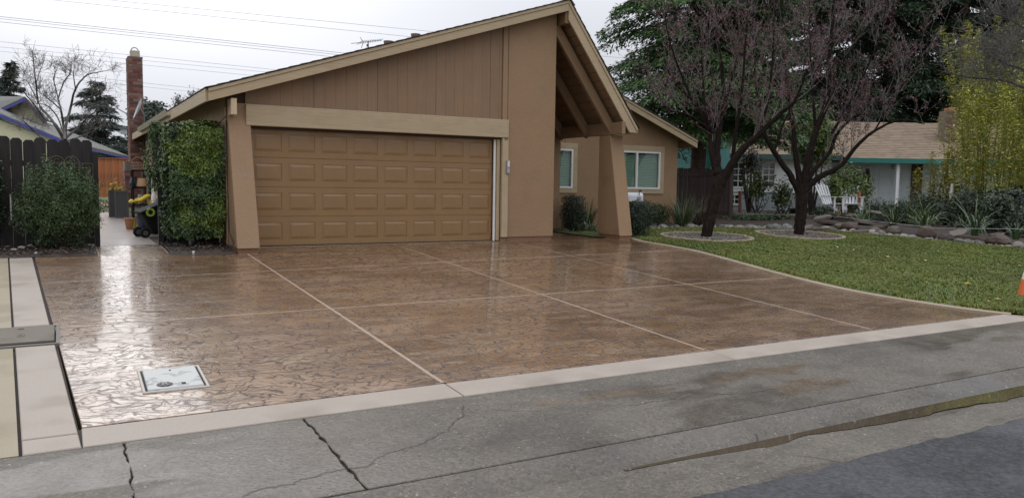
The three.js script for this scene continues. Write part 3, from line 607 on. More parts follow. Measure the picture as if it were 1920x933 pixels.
  mesh('deck', prism([[RX, RY - 0.055], [WX, yw(WX) - 0.055], [WX, yw(WX) - 0.003], [RX, RY - 0.003]], 'z', ZB, -2.68), underMat, roof);
  const course = (xa, ya, xb, yb, z0, z1) => {   // from eave a up to ridge b
    const L = Math.hypot(xb - xa, yb - ya), n = Math.round(L / 0.21), a = Math.atan2(yb - ya, xb - xa), len = z1 - z0;
    const g = bx(0.27, 0.013, len); const flip = Math.cos(a) < 0;
    for (let i = 0; i < n; i++) {
      const t = (i + 0.5) / n, m = mesh('shingle_course', g, shg, roof);
      m.position.set(lerp(xa, xb, t), lerp(ya, yb, t), (z0 + z1) / 2); m.rotation.z = a - 0.05; m.translateY((flip ? -1 : 1) * 0.012);
      if (flip) m.rotation.z = a + 0.05;
    }
  };
  course(EX - 0.02, yl(EX), RX, RY, ZB, ZF + 0.035); course(SX2 + 0.02, ys(SX2), RX, RY, -3.2, ZF + 0.035); course(WX + 0.02, yw(WX), RX, RY, ZB, -2.62);
  mesh('ridge_cap', prism([[-0.14, -0.05], [0, 0.0], [0.1, -0.12], [0.13, -0.11], [0, 0.032], [-0.15, -0.02]].map(([a, b]) => [RX + a, RY + 0.01 + b]), 'z', ZB, ZF + 0.05), shg, roof);
  // rake boards: lower fascia plus a thin strip under the shingles
  const rake = (x0, x1, yf, z, d1, d2, mat, end) => {
    mesh('rake_board', prism([[x0, yf(x0) - d2], [x1, yf(x1) - d2], [x1, yf(x1) - d1 - 0.002], [x0, yf(x0) - d1 - 0.002]], 'z', z - 0.045, z, 0.004), mat, roof);
    mesh('rake_strip', prism([[x0, yf(x0) - d1], [x1, yf(x1) - d1], [x1, yf(x1) - 0.002], [x0, yf(x0) - 0.002]], 'z', z - 0.04, z + 0.018, 0.003), mat, roof);
  };
  rake(EX, RX, yl, ZF, 0.06, 0.215, trimMat);
  { const xc = RX + (RY - 0.4 - 2.37) / SR;   // steep rake, its foot cut level
    mesh('rake_board', prism([[RX + 0.002, RY - 0.4], [xc, 2.37], [SX2 - 0.03, 2.37], [SX2, ys(SX2) - 0.097], [RX + 0.002, RY - 0.097]], 'z', ZF - 0.045, ZF, 0.004), trimMat, roof);
    mesh('rake_strip', prism([[RX + 0.002, RY - 0.095], [SX2, ys(SX2) - 0.095], [SX2, ys(SX2) - 0.002], [RX + 0.002, RY - 0.002]], 'z', ZF - 0.04, ZF + 0.018, 0.003), trimMat, roof); }
  rake(8.0, WX, yw, -2.65, 0.06, 0.22, trimMat);
  // eave fascias and gutter on the garage side
  mesh('eave_fascia', bx(0.04, 0.21, ZF - 0.05 - ZB, EX - 0.021, yl(EX) - 0.112, (ZF - 0.05 + ZB) / 2), trimMat, roof);
  mesh('gutter', prism([[EX - 0.045, -0.13], [EX - 0.12, -0.13], [EX - 0.16, -0.01], [EX - 0.14, -0.01], [EX - 0.11, -0.115], [EX - 0.045, -0.115]].map(([a, b]) => [a, yl(EX) + b]), 'z', -12, -4.6), paint([0.42, 0.36, 0.27], true), roof);
  mesh('eave_fascia', bx(0.04, 0.2, 13.3, WX + 0.021, yw(WX) - 0.11, -9.36), trimMat, roof);
  mesh('eave_fascia', bx(0.04, 0.11, 2.9, SX2 + 0.021, ys(SX2) - 0.06, -1.14), trimMat, roof);
  // exposed underside of the porch roof
  {
    const ang = Math.atan(SR), L = 2.9;
    for (let i = 0; i < 13; i++) { const t = 0.12 + i * 0.225, x = RX + t * Math.cos(ang), m = mesh('soffit_plank', bx(0.215, 0.02, 3.3, 0, 0, 0), underMat, roof); m.position.set(x - 0.097 * Math.sin(ang), ys(x) - 0.097 * Math.cos(ang) - 0.06, -1.36); m.rotation.z = -ang; }
    for (const z of [-0.06, -1.04, -2.1]) { const m = mesh('rafter', rb(2.75, 0.2, 0.1, 0, 0, 0), beamMat, roof), x = RX + 0.9; m.position.set(x - 0.16, ys(x) - 0.38, z); m.rotation.z = -ang; }
    mesh('ridge_beam', rb(0.1, 0.3, 3.4, RX, RY - 0.32, -1.4), beamMat, roof);
  }
  // wing
  const holeA = [[8.3, 1.1], [8.3, 2.13], [8.84, 2.13], [8.84, 1.1]], holeB = [[10.2, 1.1], [10.2, 2.15], [11.82, 2.15], [11.82, 1.1]];
  mesh('wing_wall', prism([[8.05, 0], [12.48, 0], [12.48, yw(12.48) - 0.1], [8.05, yw(8.05) - 0.1]], 'z', -3.15, -3.0, 0, [holeA, holeB]), stuccoMat, H);
  mesh('wing_wall', bx(0.15, 2.6, 11, 12.4, 1.3, -8.66), stuccoMat, H);
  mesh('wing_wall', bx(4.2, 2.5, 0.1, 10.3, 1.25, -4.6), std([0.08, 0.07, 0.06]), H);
  for (const [x, y] of [[8.62, 2.75], [11.72, 2.62]]) mesh('panel_seam', rb(0.045, y > 2.7 ? 0.9 : 0.55, 0.012, x, y - 0.04, -2.995, 0.004), stuccoMat, H);
  const glass = phy([0.75, 0.82, 0.78], { transmission: 1, thickness: 0, roughness: 0.03, ior: 1.5 });
  const slatMat = std([0.58, 0.68, 0.6], { roughness: 0.6 });
  const windowAt = (x0, x1, y0, y1, mull, slatGap) => {
    const w = group('window', H), cx = (x0 + x1) / 2, cy = (y0 + y1) / 2, W = x1 - x0, Hh = y1 - y0;
    mesh('casing', mergeGeometries([rb(W + 0.3, 0.15, 0.03, cx, y1 + 0.076, -2.984), rb(W + 0.3, 0.13, 0.03, cx, y0 - 0.066, -2.984), rb(0.145, Hh, 0.03, x0 - 0.0735, cy, -2.984), rb(0.145, Hh, 0.03, x1 + 0.0735, cy, -2.984)]), trimMat, w);
    const fr = [bx(W, 0.05, 0.06, cx, y1 - 0.025, -2.99), bx(W, 0.05, 0.06, cx, y0 + 0.025, -2.99), bx(0.05, Hh - 0.1, 0.06, x0 + 0.025, cy, -2.99), bx(0.05, Hh - 0.1, 0.06, x1 - 0.025, cy, -2.99)];
    if (mull) fr.push(bx(0.06, Hh - 0.1, 0.055, mull, cy, -2.992));
    mesh('frame', mergeGeometries(fr), whiteMat, w);
    for (const [a, b] of mull ? [[x0, mull], [mull, x1]] : [[x0, x1]]) {
      mesh('pane', bx(b - a - 0.09, Hh - 0.09, 0.004, (a + b) / 2, cy, -3.005), glass, w);
      const n = Math.floor((Hh - 0.1) / 0.042), sg = bx(b - a - 0.06, 0.0025, 0.044, 0, 0, 0, slatGap);
      for (let i = 0; i < n; i++) mesh('blind_slat', sg, slatMat, w).position.set((a + b) / 2, y0 + 0.06 + i * 0.042, -3.055);
    }
  };
  windowAt(8.3, 8.84, 1.1, 2.13, 0, 1.0); windowAt(10.2, 11.82, 1.1, 2.15, 10.99, 0.95);
  // door number, keypad, vents
  const font = await new FontLoader().loadAsync('fonts/droid/droid_serif_bold.typeface.json');
  { const g = new TextGeometry('8', { font, size: 0.1, depth: 0.008, curveSegments: 6 }); g.applyMatrix4(new THREE.Matrix4().makeShear(0, 0, 0.25, 0, 0, 0)); mesh('house_number', g.translate(5.05, 2.1, 0.088), std([0.1, 0.065, 0.04], { roughness: 0.5 }), H); }
  { const k = group('door_keypad', H); mesh('case', rb(0.075, 0.28, 0.035, 5.14, 1.54, 0.103, 0.01, 2), std([0.25, 0.25, 0.25], { roughness: 0.4 }), k); mesh('cover', rb(0.055, 0.12, 0.014, 5.14, 1.6, 0.122, 0.006), std([0.55, 0.56, 0.55], { roughness: 0.4 }), k); mesh('keys', rb(0.05, 0.08, 0.01, 5.14, 1.46, 0.121, 0.004), std([0.36, 0.36, 0.35]), k); }
  const ventMat = std([0.2, 0.13, 0.1], { roughness: 0.5 });
  for (const [px, py] of [[728, 84.5], [779, 71]]) {
    const p = atZ(px, py, -6), v = group('roof_vent', roof), yb = yl(p.x);
    mesh('pipe', new THREE.CylinderGeometry(0.09, 0.09, p.y - yb + 0.06, 16).translate(p.x, (p.y + yb) / 2, -6), ventMat, v);
    mesh('cap', new THREE.CylinderGeometry(0.135, 0.12, 0.07, 16).translate(p.x, p.y + 0.07, -6), ventMat, v);
  }
  // brick chimney on the side wall
  const ch = group('chimney', H);
  const zf = atX(267, 140, -0.42).z, xr = -0.42, xl = atZ(240, 140, zf).x, zb = zf - 0.95, yt = atZ(250, 108, zf).y;
  const mortar = std([0.17, 0.14, 0.12], { roughness: 0.95 });
  mesh('core', bx(xr - xl, yt, zf - zb, (xr + xl) / 2, yt / 2, (zf + zb) / 2), mortar, ch);
  const bm = [[0.15, 0.052, 0.04], [0.19, 0.075, 0.058], [0.12, 0.045, 0.036], [0.2, 0.1, 0.078], [0.24, 0.145, 0.115], [0.1, 0.05, 0.042], [0.17, 0.06, 0.043]].map((c) => std(c, { map: stuccoTex.map, roughness: 0.9 }));
  const ch0 = 0.097, brickGeo = {};
  const bk = (L) => brickGeo[L.toFixed(2)] ??= rb(L, ch0 - 0.014, 0.05, 0, 0, 0, 0.006);
  const course2 = (xa, xb, za, y0, y1, lw) => {
    for (let y = y0, r = 0; y + ch0 <= y1 + 0.01; y += ch0, r++) {
      for (let x = xa + (r % 2 ? 0.13 : 0.27); ; x += 0.27) {
        const a = Math.max(xa, x - 0.27), b = Math.min(xb, x); if (b - a > 0.05) { const m = mesh('brick', bk(Math.round((b - a - 0.012) * 50) / 50), pick(bm), ch); m.position.set((a + b) / 2, y + ch0 / 2, za - 0.018 + 0.006 * R()); }
        if (x >= xb) break;
      }
      for (let k = 0, z = za; z > za - lw + 0.05; k++) { const l = k === 0 ? (r % 2 ? 0.27 : 0.13) : 0.27, l2 = Math.min(l, z - (za - lw)); if (l2 > 0.05) { const m = mesh('brick', bk(Math.round((l2 - 0.012) * 50) / 50), pick(bm), ch); m.rotation.y = Math.PI / 2; m.position.set(xa + 0.018 - 0.006 * R(), y + ch0 / 2, z - l2 / 2); } z -= l; }
    }
  };
  course2(xl, xr, zf, 1.75, yt - 0.01, zf - zb);
  mesh('firebox', bx(0.55, 1.75, zf - zb + 0.25, xl + 0.09, 0.875, (zf + zb) / 2), mortar, ch);
  course2(xl - 0.19, xl + 0.3, zf + 0.125, 0.1, 1.45, zf - zb + 0.2);
  mesh('shoulder', prism([[xl - 0.19, 1.45], [xl + 0.3, 1.45], [xl + 0.3, 1.78], [xl, 1.78]], 'z', zb, zf + 0.12), bm[2], ch);
  mesh('crown', bx(xr - xl + 0.02, 0.05, zf - zb + 0.02, (xr + xl) / 2, yt + 0.02, (zf + zb) / 2), mortar, ch);
  mesh('flue', rb(0.3, 0.22, 0.3, (xl + xr) / 2, yt + 0.15, zf - 0.2, 0.02), stucco([0.5, 0.45, 0.33]), ch);
  mesh('flue_hoop', new THREE.TorusGeometry(0.11, 0.02, 8, 16, Math.PI).translate((xl + xr) / 2, yt + 0.26, zf - 0.2), std([0.4, 0.4, 0.38], { metalness: 0.5, roughness: 0.5 }), ch);
  // satellite dish bolted above the eave beside the chimney
  const zd = zf + 0.7, c0 = atZ(261, 205, zd), d = thing('satellite_dish', 'grey satellite dish on an arm above the eave beside the brick chimney', 'satellite dish', c0);
  const dg = new THREE.LatheGeometry([0, 0.06, 0.12, 0.18, 0.24, 0.31, 0.38].map((r) => new THREE.Vector2(r, r * r * 0.55)), 28), dish = mesh('reflector', dg, std([0.42, 0.43, 0.45], { roughness: 0.4, side: THREE.DoubleSide }), d);
  dish.quaternion.setFromUnitVectors(V(0, 1, 0), V(-0.93, 0.34, 0.02).normalize());
  const p0 = atZ(252, 222, zd).sub(c0), p1 = atZ(219, 203, zd).sub(c0), p2 = atZ(218, 198, zd).sub(c0), p3 = atZ(223, 199, zd).sub(c0), armM = std([0.14, 0.14, 0.15], { roughness: 0.4, metalness: 0.4 });
  mesh('feed_arm', new Soup().tube([V(0.02, -0.25, 0), p0, p1], 0.016, 6).geo(), armM, d); mesh('receiver', new Soup().tube([p1, p2, p3], 0.028, 6).geo(), armM, d);
  mesh('bracket', new Soup().tube([V(0.02, 0, 0), V(0.12, -0.18, 0), V(0.14, -0.5, 0)], 0.025, 6).geo(), armM, d);
  // television antenna on the roof
  const zA = -9, ab = atZ(691, 92, zA), ant = thing('television_antenna', 'thin metal television antenna standing on the garage roof', 'antenna', [ab.x, yl(ab.x), zA]), q = (px, py) => atZ(px, py, zA).sub(ant.position), am = std([0.12, 0.11, 0.11], { roughness: 0.5, metalness: 0.4 });
  mesh('mast', new Soup().tube([V(0, 0, 0), q(690, 77)], 0.016, 6).geo(), am, ant);
  mesh('rotor', new THREE.CylinderGeometry(0.035, 0.035, 0.07, 10).translate(...q(689, 85).toArray()), am, ant);
  mesh('boom', new Soup().tube([q(658, 81.5), q(716, 75)], 0.009, 5).geo(), am, ant);
  for (let i = 0; i < 10; i++) { const b = q(lerp(674, 715, i / 9), lerp(79.6, 75, i / 9)), l = lerp(0.22, 0.08, i / 9); mesh('element', new Soup().tube([b.clone().add(V(-0.02, -0.03, -l)), b.clone().add(V(0.02, 0.03, l))], 0.007, 4).geo(), am, ant); }
  for (const [px, py] of [[675, 70], [677, 90]]) mesh('element', new Soup().tube([q(681, 79), q(px, py)], 0.009, 5).geo(), am, ant);
}

// ---------------------------------------------------------------- plant builders
// leaves through a lumpy volume; shape(dir) gives the surface radius factors
function foliage({ n, rx, ry, rz, size, colors, seed, boxy = 0, lump = 0.25, inner = 0.45, lumpScale = 2.2, up = 0.3, wide = 0.55, soup = new Soup(), c = V(0, 0, 0), dark = 0 }) {
  const r = rng(seed), ox = r() * 50;
  for (let i = 0; i < n; i++) {
    const d = rdir(r); let e = 1;
    if (boxy) { const m = Math.max(Math.abs(d.x), Math.abs(d.y), Math.abs(d.z)); e = lerp(1, 1 / m, boxy); }
    const f = 1 - lump * 0.5 + lump * (vn(d.x * lumpScale * 2 + ox, d.y * lumpScale * 2 + d.z * 3, 5) - 0.3) * 1.6;
    const q = Math.pow(r(), inner), p = V(d.x * rx, d.y * ry, d.z * rz).multiplyScalar(e * f * q).add(c);
    const nn = d.clone().addScaledVector(rdir(r), 0.8).add(V(0, up, 0)).normalize(), t = rdir(r); t.addScaledVector(nn, -t.dot(nn)).normalize();
    const s = size * (0.65 + 0.7 * r());
    soup.leaf(p, t, nn, s, s * wide, tint(pick(colors, r), 0.25, r));
  }
  return soup;
}
function stems(base, tops, r0 = 0.015, seed = 3) { const s = new Soup(), r = rng(seed); for (const t of tops) s.tube([base.clone().add(V((r() - 0.5) * 0.1, 0, (r() - 0.5) * 0.1)), base.clone().lerp(t, 0.5).add(V((r() - 0.5) * 0.12, 0, (r() - 0.5) * 0.12)), t], [r0, r0 * 0.7, r0 * 0.3], 4); return s.geo(); }
const twigMat = bark([0.09, 0.065, 0.05], 0.004);
function shrub(name, label, pos, o, groupName) {
  const t = thing(name, label, o.category ?? 'shrub', pos, 0, groupName), r = rng(o.seed + 9);
  const tops = []; for (let i = 0; i < (o.stems ?? 9); i++) { const d = rdir(r); tops.push(V(d.x * o.rx * 0.8, (o.lift ?? 0) + o.ry * (1 + d.y * 0.75), d.z * o.rz * 0.8)); }
  mesh('stems', stems(V(0, -0.02, 0), tops, o.stemR ?? 0.014, o.seed), twigMat, t).userData.kind = 'stuff';
  mesh('foliage', foliage({ ...o, c: V(0, (o.lift ?? 0) + o.ry, 0) }).geo(), o.matte ? leafMatte : leafMat, t).userData.kind = 'stuff';
  return t;
}
function strap(name, label, pos, { n = 30, len = 0.5, w = 0.03, colors, seed, spread = 0.6, stiff = 0.5, base = 0.1 }, groupName) {
  const s = new Soup(), r = rng(seed);
  for (let i = 0; i < n; i++) {
    const a = r() * 6.283, lean = (0.15 + r() * spread), L = len * (0.6 + 0.6 * r()), b = V(Math.cos(a) * base * r(), 0, Math.sin(a) * base * r()), dir = V(Math.cos(a), 0, Math.sin(a)), sd = V(-Math.sin(a), 0, Math.cos(a)), c = tint(pick(colors, r), 0.2, r);
    let prev = null; const K = 5;
    for (let k = 0; k <= K; k++) {
      const t = k / K, th = lean * (0.35 + t * (1.6 - stiff)) * 1.1, p = b.clone().addScaledVector(dir, L * t * Math.sin(th)).add(V(0, L * t * Math.cos(th), 0)), hw = w * 0.5 * (k === K ? 0.04 : 1 - 0.55 * t * t) * (0.8 + 0.4 * r());
      const A = p.clone().addScaledVector(sd, hw), B = p.clone().addScaledVector(sd, -hw);
      if (prev) s.quad(prev[0], prev[1], B, A, c); prev = [A, B];
    }
  }
  const m = mesh(name, s.geo(), bladeMat); m.position.copy(pos); return tag(m, label, 'plant', groupName);
}
// bare branching: limbs given as point lists, then shoots and twigs along them
function branchy(limbs, { seed, shoots = 14, shootLen = 1.4, upBias = 0.9, twigs = 6, twigLen = 0.35, levels = 2, leafN = 0, leafSize = 0.05, leafColors = [], spread = 0.6, thin = 0.008, from = 0.35, whip = 0.35 }) {
  const trunk = new Soup(), fine = new Soup(), lf = new Soup(), r = rng(seed);
  const leafAt = (p) => { const n = rdir(r), t = rdir(r); t.addScaledVector(n, -t.dot(n)).normalize(); const s = leafSize * (0.6 + 0.7 * r()); lf.leaf(p, t, n, s, s * 0.6, tint(pick(leafColors, r), 0.3, r)); };
  const shoot = (p, d, L, rad, lev) => {
    const pts = [p.clone()], n = 5; let q = p.clone(), dir = d.clone();
    for (let i = 0; i < n; i++) { dir.add(rdir(r).multiplyScalar(0.16)).add(V(0, 0.07 * upBias, 0)).normalize(); q = q.clone().addScaledVector(dir, L / n); pts.push(q); }
    fine.tube(pts, pts.map((_, i) => Math.max(0.0028, rad * (1 - 0.85 * i / n))), rad > 0.012 ? 5 : 3);
    if (lev > 0) { const k = Math.round(twigs * (0.5 + r())); for (let i = 0; i < k; i++) { const t = 0.15 + 0.85 * r(), a = pts[Math.floor(t * n * 0.999)], b = pts[Math.min(n, Math.floor(t * n * 0.999) + 1)], s = a.clone().lerp(b, (t * n) % 1); const dd = dir.clone().multiplyScalar(0.75).add(rdir(r).multiplyScalar(0.85)).add(V(0, 0.25 * upBias, 0)).normalize(); shoot(s, dd, twigLen * (0.4 + 0.9 * r()) * (lev > 1 ? 1.9 : 1), rad * 0.5, lev - 1); } }
    if (leafN && lev < 2) { const k = Math.floor(leafN * r() * 2); for (let i = 0; i < k; i++) leafAt(pts[1 + Math.floor(r() * n)].clone().add(rdir(r).multiplyScalar(0.02))); }
  };
  for (const { pts, r0, r1, k = 1 } of limbs) {
    const c = new THREE.CatmullRomCurve3(pts), N = pts.length * 4, P = c.getPoints(N);
    for (let i = 1; i < N; i++) P[i].add(rdir(r).multiplyScalar(Math.min(0.012, r0 * 0.12)));
    trunk.tube(P, P.map((_, i) => lerp(r0, r1, i / N) * (1 + 0.1 * (vn(i * 0.9, r0 * 99, 3) - 0.5))), r0 > 0.04 ? 10 : 6);
    for (let s = 0; s < shoots * k; s++) {
      const t = from + (1 - from) * r(), p = c.getPoint(t), tg = c.getTangent(t), d = tg.clone().multiplyScalar(0.55).add(rdir(r).multiplyScalar(spread)).add(V(0, upBias, 0)).normalize();
      shoot(p, d, shootLen * (0.4 + 0.8 * r()), lerp(r0, r1, t) * whip + thin, levels);
    }
  }
  return { trunk: trunk.geo(), fine: fine.geo(), leaves: leafN ? lf.geo() : null };
}
// redwood-like conifer: whorls of drooping boughs carrying flat sprays
function conifer({ h, r, y0, seed, colors, n = 26000, droop = 0.25, gap = 0.22, spray = 0.34, trunkR = 0.3, taper = 0.8, sprayW = 0.3, dense = 1 }) {
  const rn = rng(seed), wood = new Soup(), lf = new Soup();
  wood.tube(range(0, h, 14).map((y) => V(0.08 * Math.sin(y * 0.7 + seed), y, 0.08 * Math.cos(y * 0.5 + seed))), range(0, 1, 14).map((t) => trunkR * (1 - 0.93 * t)), 10);
  const boughs = [];
  for (let y = y0; y < h - 0.2;) {
    const t = (y - y0) / (h - y0), R0 = r * Math.pow(1 - t, taper) * (0.75 + 0.5 * rn());
    if (rn() > gap * 0.5) boughs.push([y, rn() * 6.283, Math.max(0.25, R0)]);
    y += (0.05 + 0.09 * rn()) * (h / 16) * dense;
  }
  const tot = boughs.reduce((a, b) => a + b[2], 0);
  for (const [y, a, L] of boughs) {
    const d = V(Math.cos(a), 0, Math.sin(a)), sd = V(-d.z, 0, d.x), at = (t) => V(0, y, 0).addScaledVector(d, L * t).add(V(0, L * (0.22 * t - (0.22 + droop) * t * t), 0));
    wood.tube([at(0), at(0.5), at(1)], [0.025 + L * 0.012, 0.018, 0.006], 4);
    const cnt = Math.round(n * L / tot);
    for (let i = 0; i < cnt; i++) {
      const t = Math.pow(rn(), 0.65), wid = L * 0.34 * (1 - 0.55 * t) * (t > 0.12 ? 1 : 0.3), off = (rn() * 2 - 1);
      const p = at(t).addScaledVector(sd, off * wid).add(V((rn() - 0.5) * 0.12, -Math.abs(off) * wid * 0.4 + (rn() - 0.5) * 0.16, (rn() - 0.5) * 0.12));
      const dir = d.clone().multiplyScalar(0.6).addScaledVector(sd, off * 1.1).add(V(0, -0.35 + 0.5 * (rn() - 0.5), 0)).addScaledVector(rdir(rn), 0.4).normalize();
      const nn = V(0, 1, 0).addScaledVector(rdir(rn), 0.7).normalize(), s = spray * (0.55 + 0.8 * rn());
      lf.leaf(p, dir, nn, s, s * sprayW, tint(pick(colors, rn), 0.3, rn));
    }
  }
  return { wood: wood.geo(), leaves: lf.geo() };
}
const redBark = bark([0.12, 0.066, 0.05], 0.02), greyBark = bark([0.1, 0.085, 0.075], 0.012), darkBark = phy([0.024, 0.016, 0.012], { ...barkTex, roughness: 0.95, bumpScale: 0.03, specularIntensity: 0.25 }), paleTwig = std([0.13, 0.112, 0.1], { roughness: 0.8 });
function coniferThing(name, label, proto, pos, turn, scale, groupName) {
  const t = thing(name, label, 'tree', pos, turn, groupName); t.scale.setScalar(scale);
  mesh('trunk', proto.wood, proto.bark ?? redBark, t); mesh('crown', proto.leaves, needleMat, t).userData.kind = 'stuff'; return t;
}

// ---------------------------------------------------------------- left side: fence, bush, hedge, side yard
{
  const z = -0.95, gy = groundY(0, z);
  const board = (w, h) => prism([[-w / 2, 0], [w / 2, 0], [w / 2, h - 0.045], [w / 2 - 0.04, h], [-w / 2 + 0.04, h], [-w / 2, h - 0.045]], 'z', -0.009, 0.009, 0.002);
  const f = thing('board_fence', 'dark weathered fence of dog-eared boards left of the side path', 'fence', [-2.42, gy, z]);
  const variants = [1.78, 1.8, 1.765].map((h) => board(0.168, h));
  for (let i = 0; i < 14; i++) { const m = mesh('board', variants[i % 3], fenceMats[(i * 2) % 3], f); m.position.set(-0.12 - i * 0.17, 0.02 + 0.02 * R(), 0.004 * R()); m.rotation.z = 0.01 * (R() - 0.5); }
  mesh('post', rb(0.09, 1.62, 0.09, 0.0, 0.81, 0), fenceMats[1], f);
  for (const y of [0.35, 1.4]) mesh('rail', bx(2.4, 0.09, 0.04, -1.25, y, -0.032), fenceMats[0], f);
  const g = thing('gate_panel', 'dark board panel half hidden by the climbing hedge', 'fence', [-1.4, gy, z]);
  for (let i = 0; i < 6; i++) mesh('board', variants[i % 3], fenceMats[i % 3], g).position.set(0.09 + i * 0.163, 0.03, 0.004 * R());
  mesh('post', rb(0.1, 1.9, 0.1, 0.0, 0.95, 0.02), fenceMats[1], g); for (const y of [0.35, 1.4]) mesh('rail', bx(0.95, 0.09, 0.04, 0.5, y, -0.032), fenceMats[0], g);
  const green = [[0.055, 0.095, 0.035], [0.075, 0.125, 0.045], [0.04, 0.072, 0.03], [0.11, 0.15, 0.05]];
  shrub('bush', 'rounded dark green bush in front of the dark board fence', [-2.95, groundY(0, -0.3), -0.38], { n: 30000, rx: 0.66, ry: 0.74, rz: 0.48, size: 0.04, colors: green, seed: 11, lump: 0.34, inner: 0.36, stems: 14, lumpScale: 3, wide: 0.42, matte: true });
  shrub('dark_shrub', 'tall dark evergreen shrub standing against the end of the dark fence', [-4.12, groundY(0, -0.6), -0.62], { n: 6000, rx: 0.42, ry: 1.03, rz: 0.35, size: 0.06, colors: [[0.018, 0.032, 0.013], [0.025, 0.045, 0.018]], seed: 12, lump: 0.2, inner: 0.4 });
  // wire trellis behind the bush
  const tr = thing('wire_trellis', 'thin rusty wire trellis with curled top behind the bush', 'trellis', [-2.68, gy, -0.86]), tm = std([0.14, 0.1, 0.08], { roughness: 0.6, metalness: 0.3 });
  for (const x of [-0.42, -0.2, 0.02, 0.22]) mesh('upright', new THREE.CylinderGeometry(0.005, 0.005, 1.42, 5).translate(x, 0.71, 0), tm, tr);
  for (const [x, y, r0] of [[-0.31, 1.42, 0.11], [-0.09, 1.42, 0.11], [0.1, 1.27, 0.07], [0.14, 1.1, 0.06]]) { mesh('arch', new THREE.TorusGeometry(r0, 0.005, 5, 18, Math.PI).translate(x, y, 0), tm, tr); mesh('curl', new THREE.TorusGeometry(r0 * 0.35, 0.004, 5, 14, 5).translate(x, y + 0.03, 0), tm, tr); }
  mesh('cross_wire', bx(0.64, 0.008, 0.008, -0.1, 1.42, 0), tm, tr); mesh('cross_wire', bx(0.64, 0.008, 0.008, -0.1, 0.6, 0), tm, tr);
  const ws = atZ(20, 412, -0.85), wp = mesh('white_stake', new THREE.CylinderGeometry(0.011, 0.013, 0.42, 7).translate(0, 0.21, 0), whiteMat); wp.position.copy(ws); tag(wp, 'thin white plastic stake against the dark fence', 'stake');
  // climbing hedge: glossy leaves over the gate panel
  const hc = [[0.115, 0.175, 0.025], [0.075, 0.13, 0.022], [0.04, 0.075, 0.02], [0.16, 0.21, 0.034], [0.028, 0.054, 0.018], [0.05, 0.092, 0.025]];
  const hd = thing('climbing_hedge', 'tall block of glossy green climbing hedge beside the garage pier', 'hedge', [-0.9, groundY(0, -0.5), -0.45]);
  const s = new Soup(), r = rng(31);
  const shell = (c, sx, sy, sz, n) => {
    for (let i = 0; i < n; i++) {
      const f = r(); let p, nn;
      const u = r() * 2 - 1, v = r() * 2 - 1;
      if (f < 0.5) { p = V(u * sx, v * sy, sz); nn = V(0, 0, 1); } else if (f < 0.72) { p = V(-sx, v * sy, u * sz); nn = V(-1, 0, 0); } else if (f < 0.86) { p = V(u * sx, sy, v * sz); nn = V(0, 1, 0); } else { p = V(u * sx, v * sy, (r() * 2 - 1) * sz); nn = rdir(r); }
      const b = fbm(p.x * 3 + 9, p.y * 3 + p.z * 2, 3, 7) - 0.5;
      p.multiplyScalar(1 - 0.05 * Math.abs(u * v)); if (p.y < -sy * 0.85 && r() < 0.6) continue;
      p.addScaledVector(nn, b * 0.34 - r() * r() * 0.16 + 0.02).add(c);
      const nl = nn.clone().addScaledVector(rdir(r), 0.75).add(V(0, 0.45, 0)).normalize(), t = V((r() - 0.5), -0.6 + (r() - 0.5), (r() - 0.5)); t.addScaledVector(nl, -t.dot(nl)).normalize();
      const patch = fbm(p.x * 2.1 + 3, p.y * 2.1 + p.z * 1.7 + 40, 3, 17), sz2 = 0.052 * (0.7 + 0.7 * r());
      s.leaf(p, t, nl, sz2, sz2 * 0.62, tint(patch > 0.54 ? pick([hc[0], hc[3], hc[1]], r) : pick([hc[2], hc[4], hc[5], hc[1]], r), 0.25, r));
    }
  };
  shell(V(0, 1.14, 0), 0.44, 0.98, 0.34, 15500); shell(V(-0.5, 1.55, -0.75), 0.12, 0.6, 0.25, 2600);
  mesh('foliage', s.geo(), leafMat, hd).userData.kind = 'stuff';
  const hr = rng(8), tops = []; for (let i = 0; i < 16; i++) tops.push(V((hr() - 0.5) * 0.8, 0.6 + hr() * 1.3, (hr() - 0.5) * 0.5)); mesh('stems', stems(V(0, 0, -0.1), tops, 0.02), twigMat, hd).userData.kind = 'stuff';
  // gas riser under the hedge, cable down the pier
  const gm = std([0.16, 0.17, 0.18], { roughness: 0.5, metalness: 0.3 }), gp = thing('gas_riser', 'grey metal gas meter riser low under the hedge', 'pipe', [-1.0, groundY(0, -0.2), -0.3]);
  mesh('pipe', new THREE.CylinderGeometry(0.03, 0.03, 0.36, 10).translate(0, 0.18, 0), gm, gp); mesh('regulator', rb(0.14, 0.13, 0.1, 0, 0.38, 0, 0.03, 2), gm, gp);
  tag(mesh('cable', new Soup().tube([V(-0.43, 2.2, 0.02), V(-0.44, 1.4, 0.1), V(-0.45, 0.7, 0.25), V(-0.47, 0.3, 0.42), V(-0.42, 0.12, 0.52), V(-0.5, 0.02, 0.6), V(-0.68, -0.01, 0.55)], 0.009, 6).geo(), std([0.02, 0.018, 0.016])), 'black cable hanging down the garage pier to the soil', 'cable');
  tag(mesh('aerial_cable', new Soup().tube([V(-0.43, 2.28, 0.03), V(-0.6, 2.1, -0.1), V(-0.8, 1.95, -0.25)], 0.008, 5).geo(), std([0.02, 0.018, 0.016])), 'short black cable running from the eave into the hedge', 'cable');
  // leaf litter in both beds
  const lit = new Soup(), lr = rng(55);
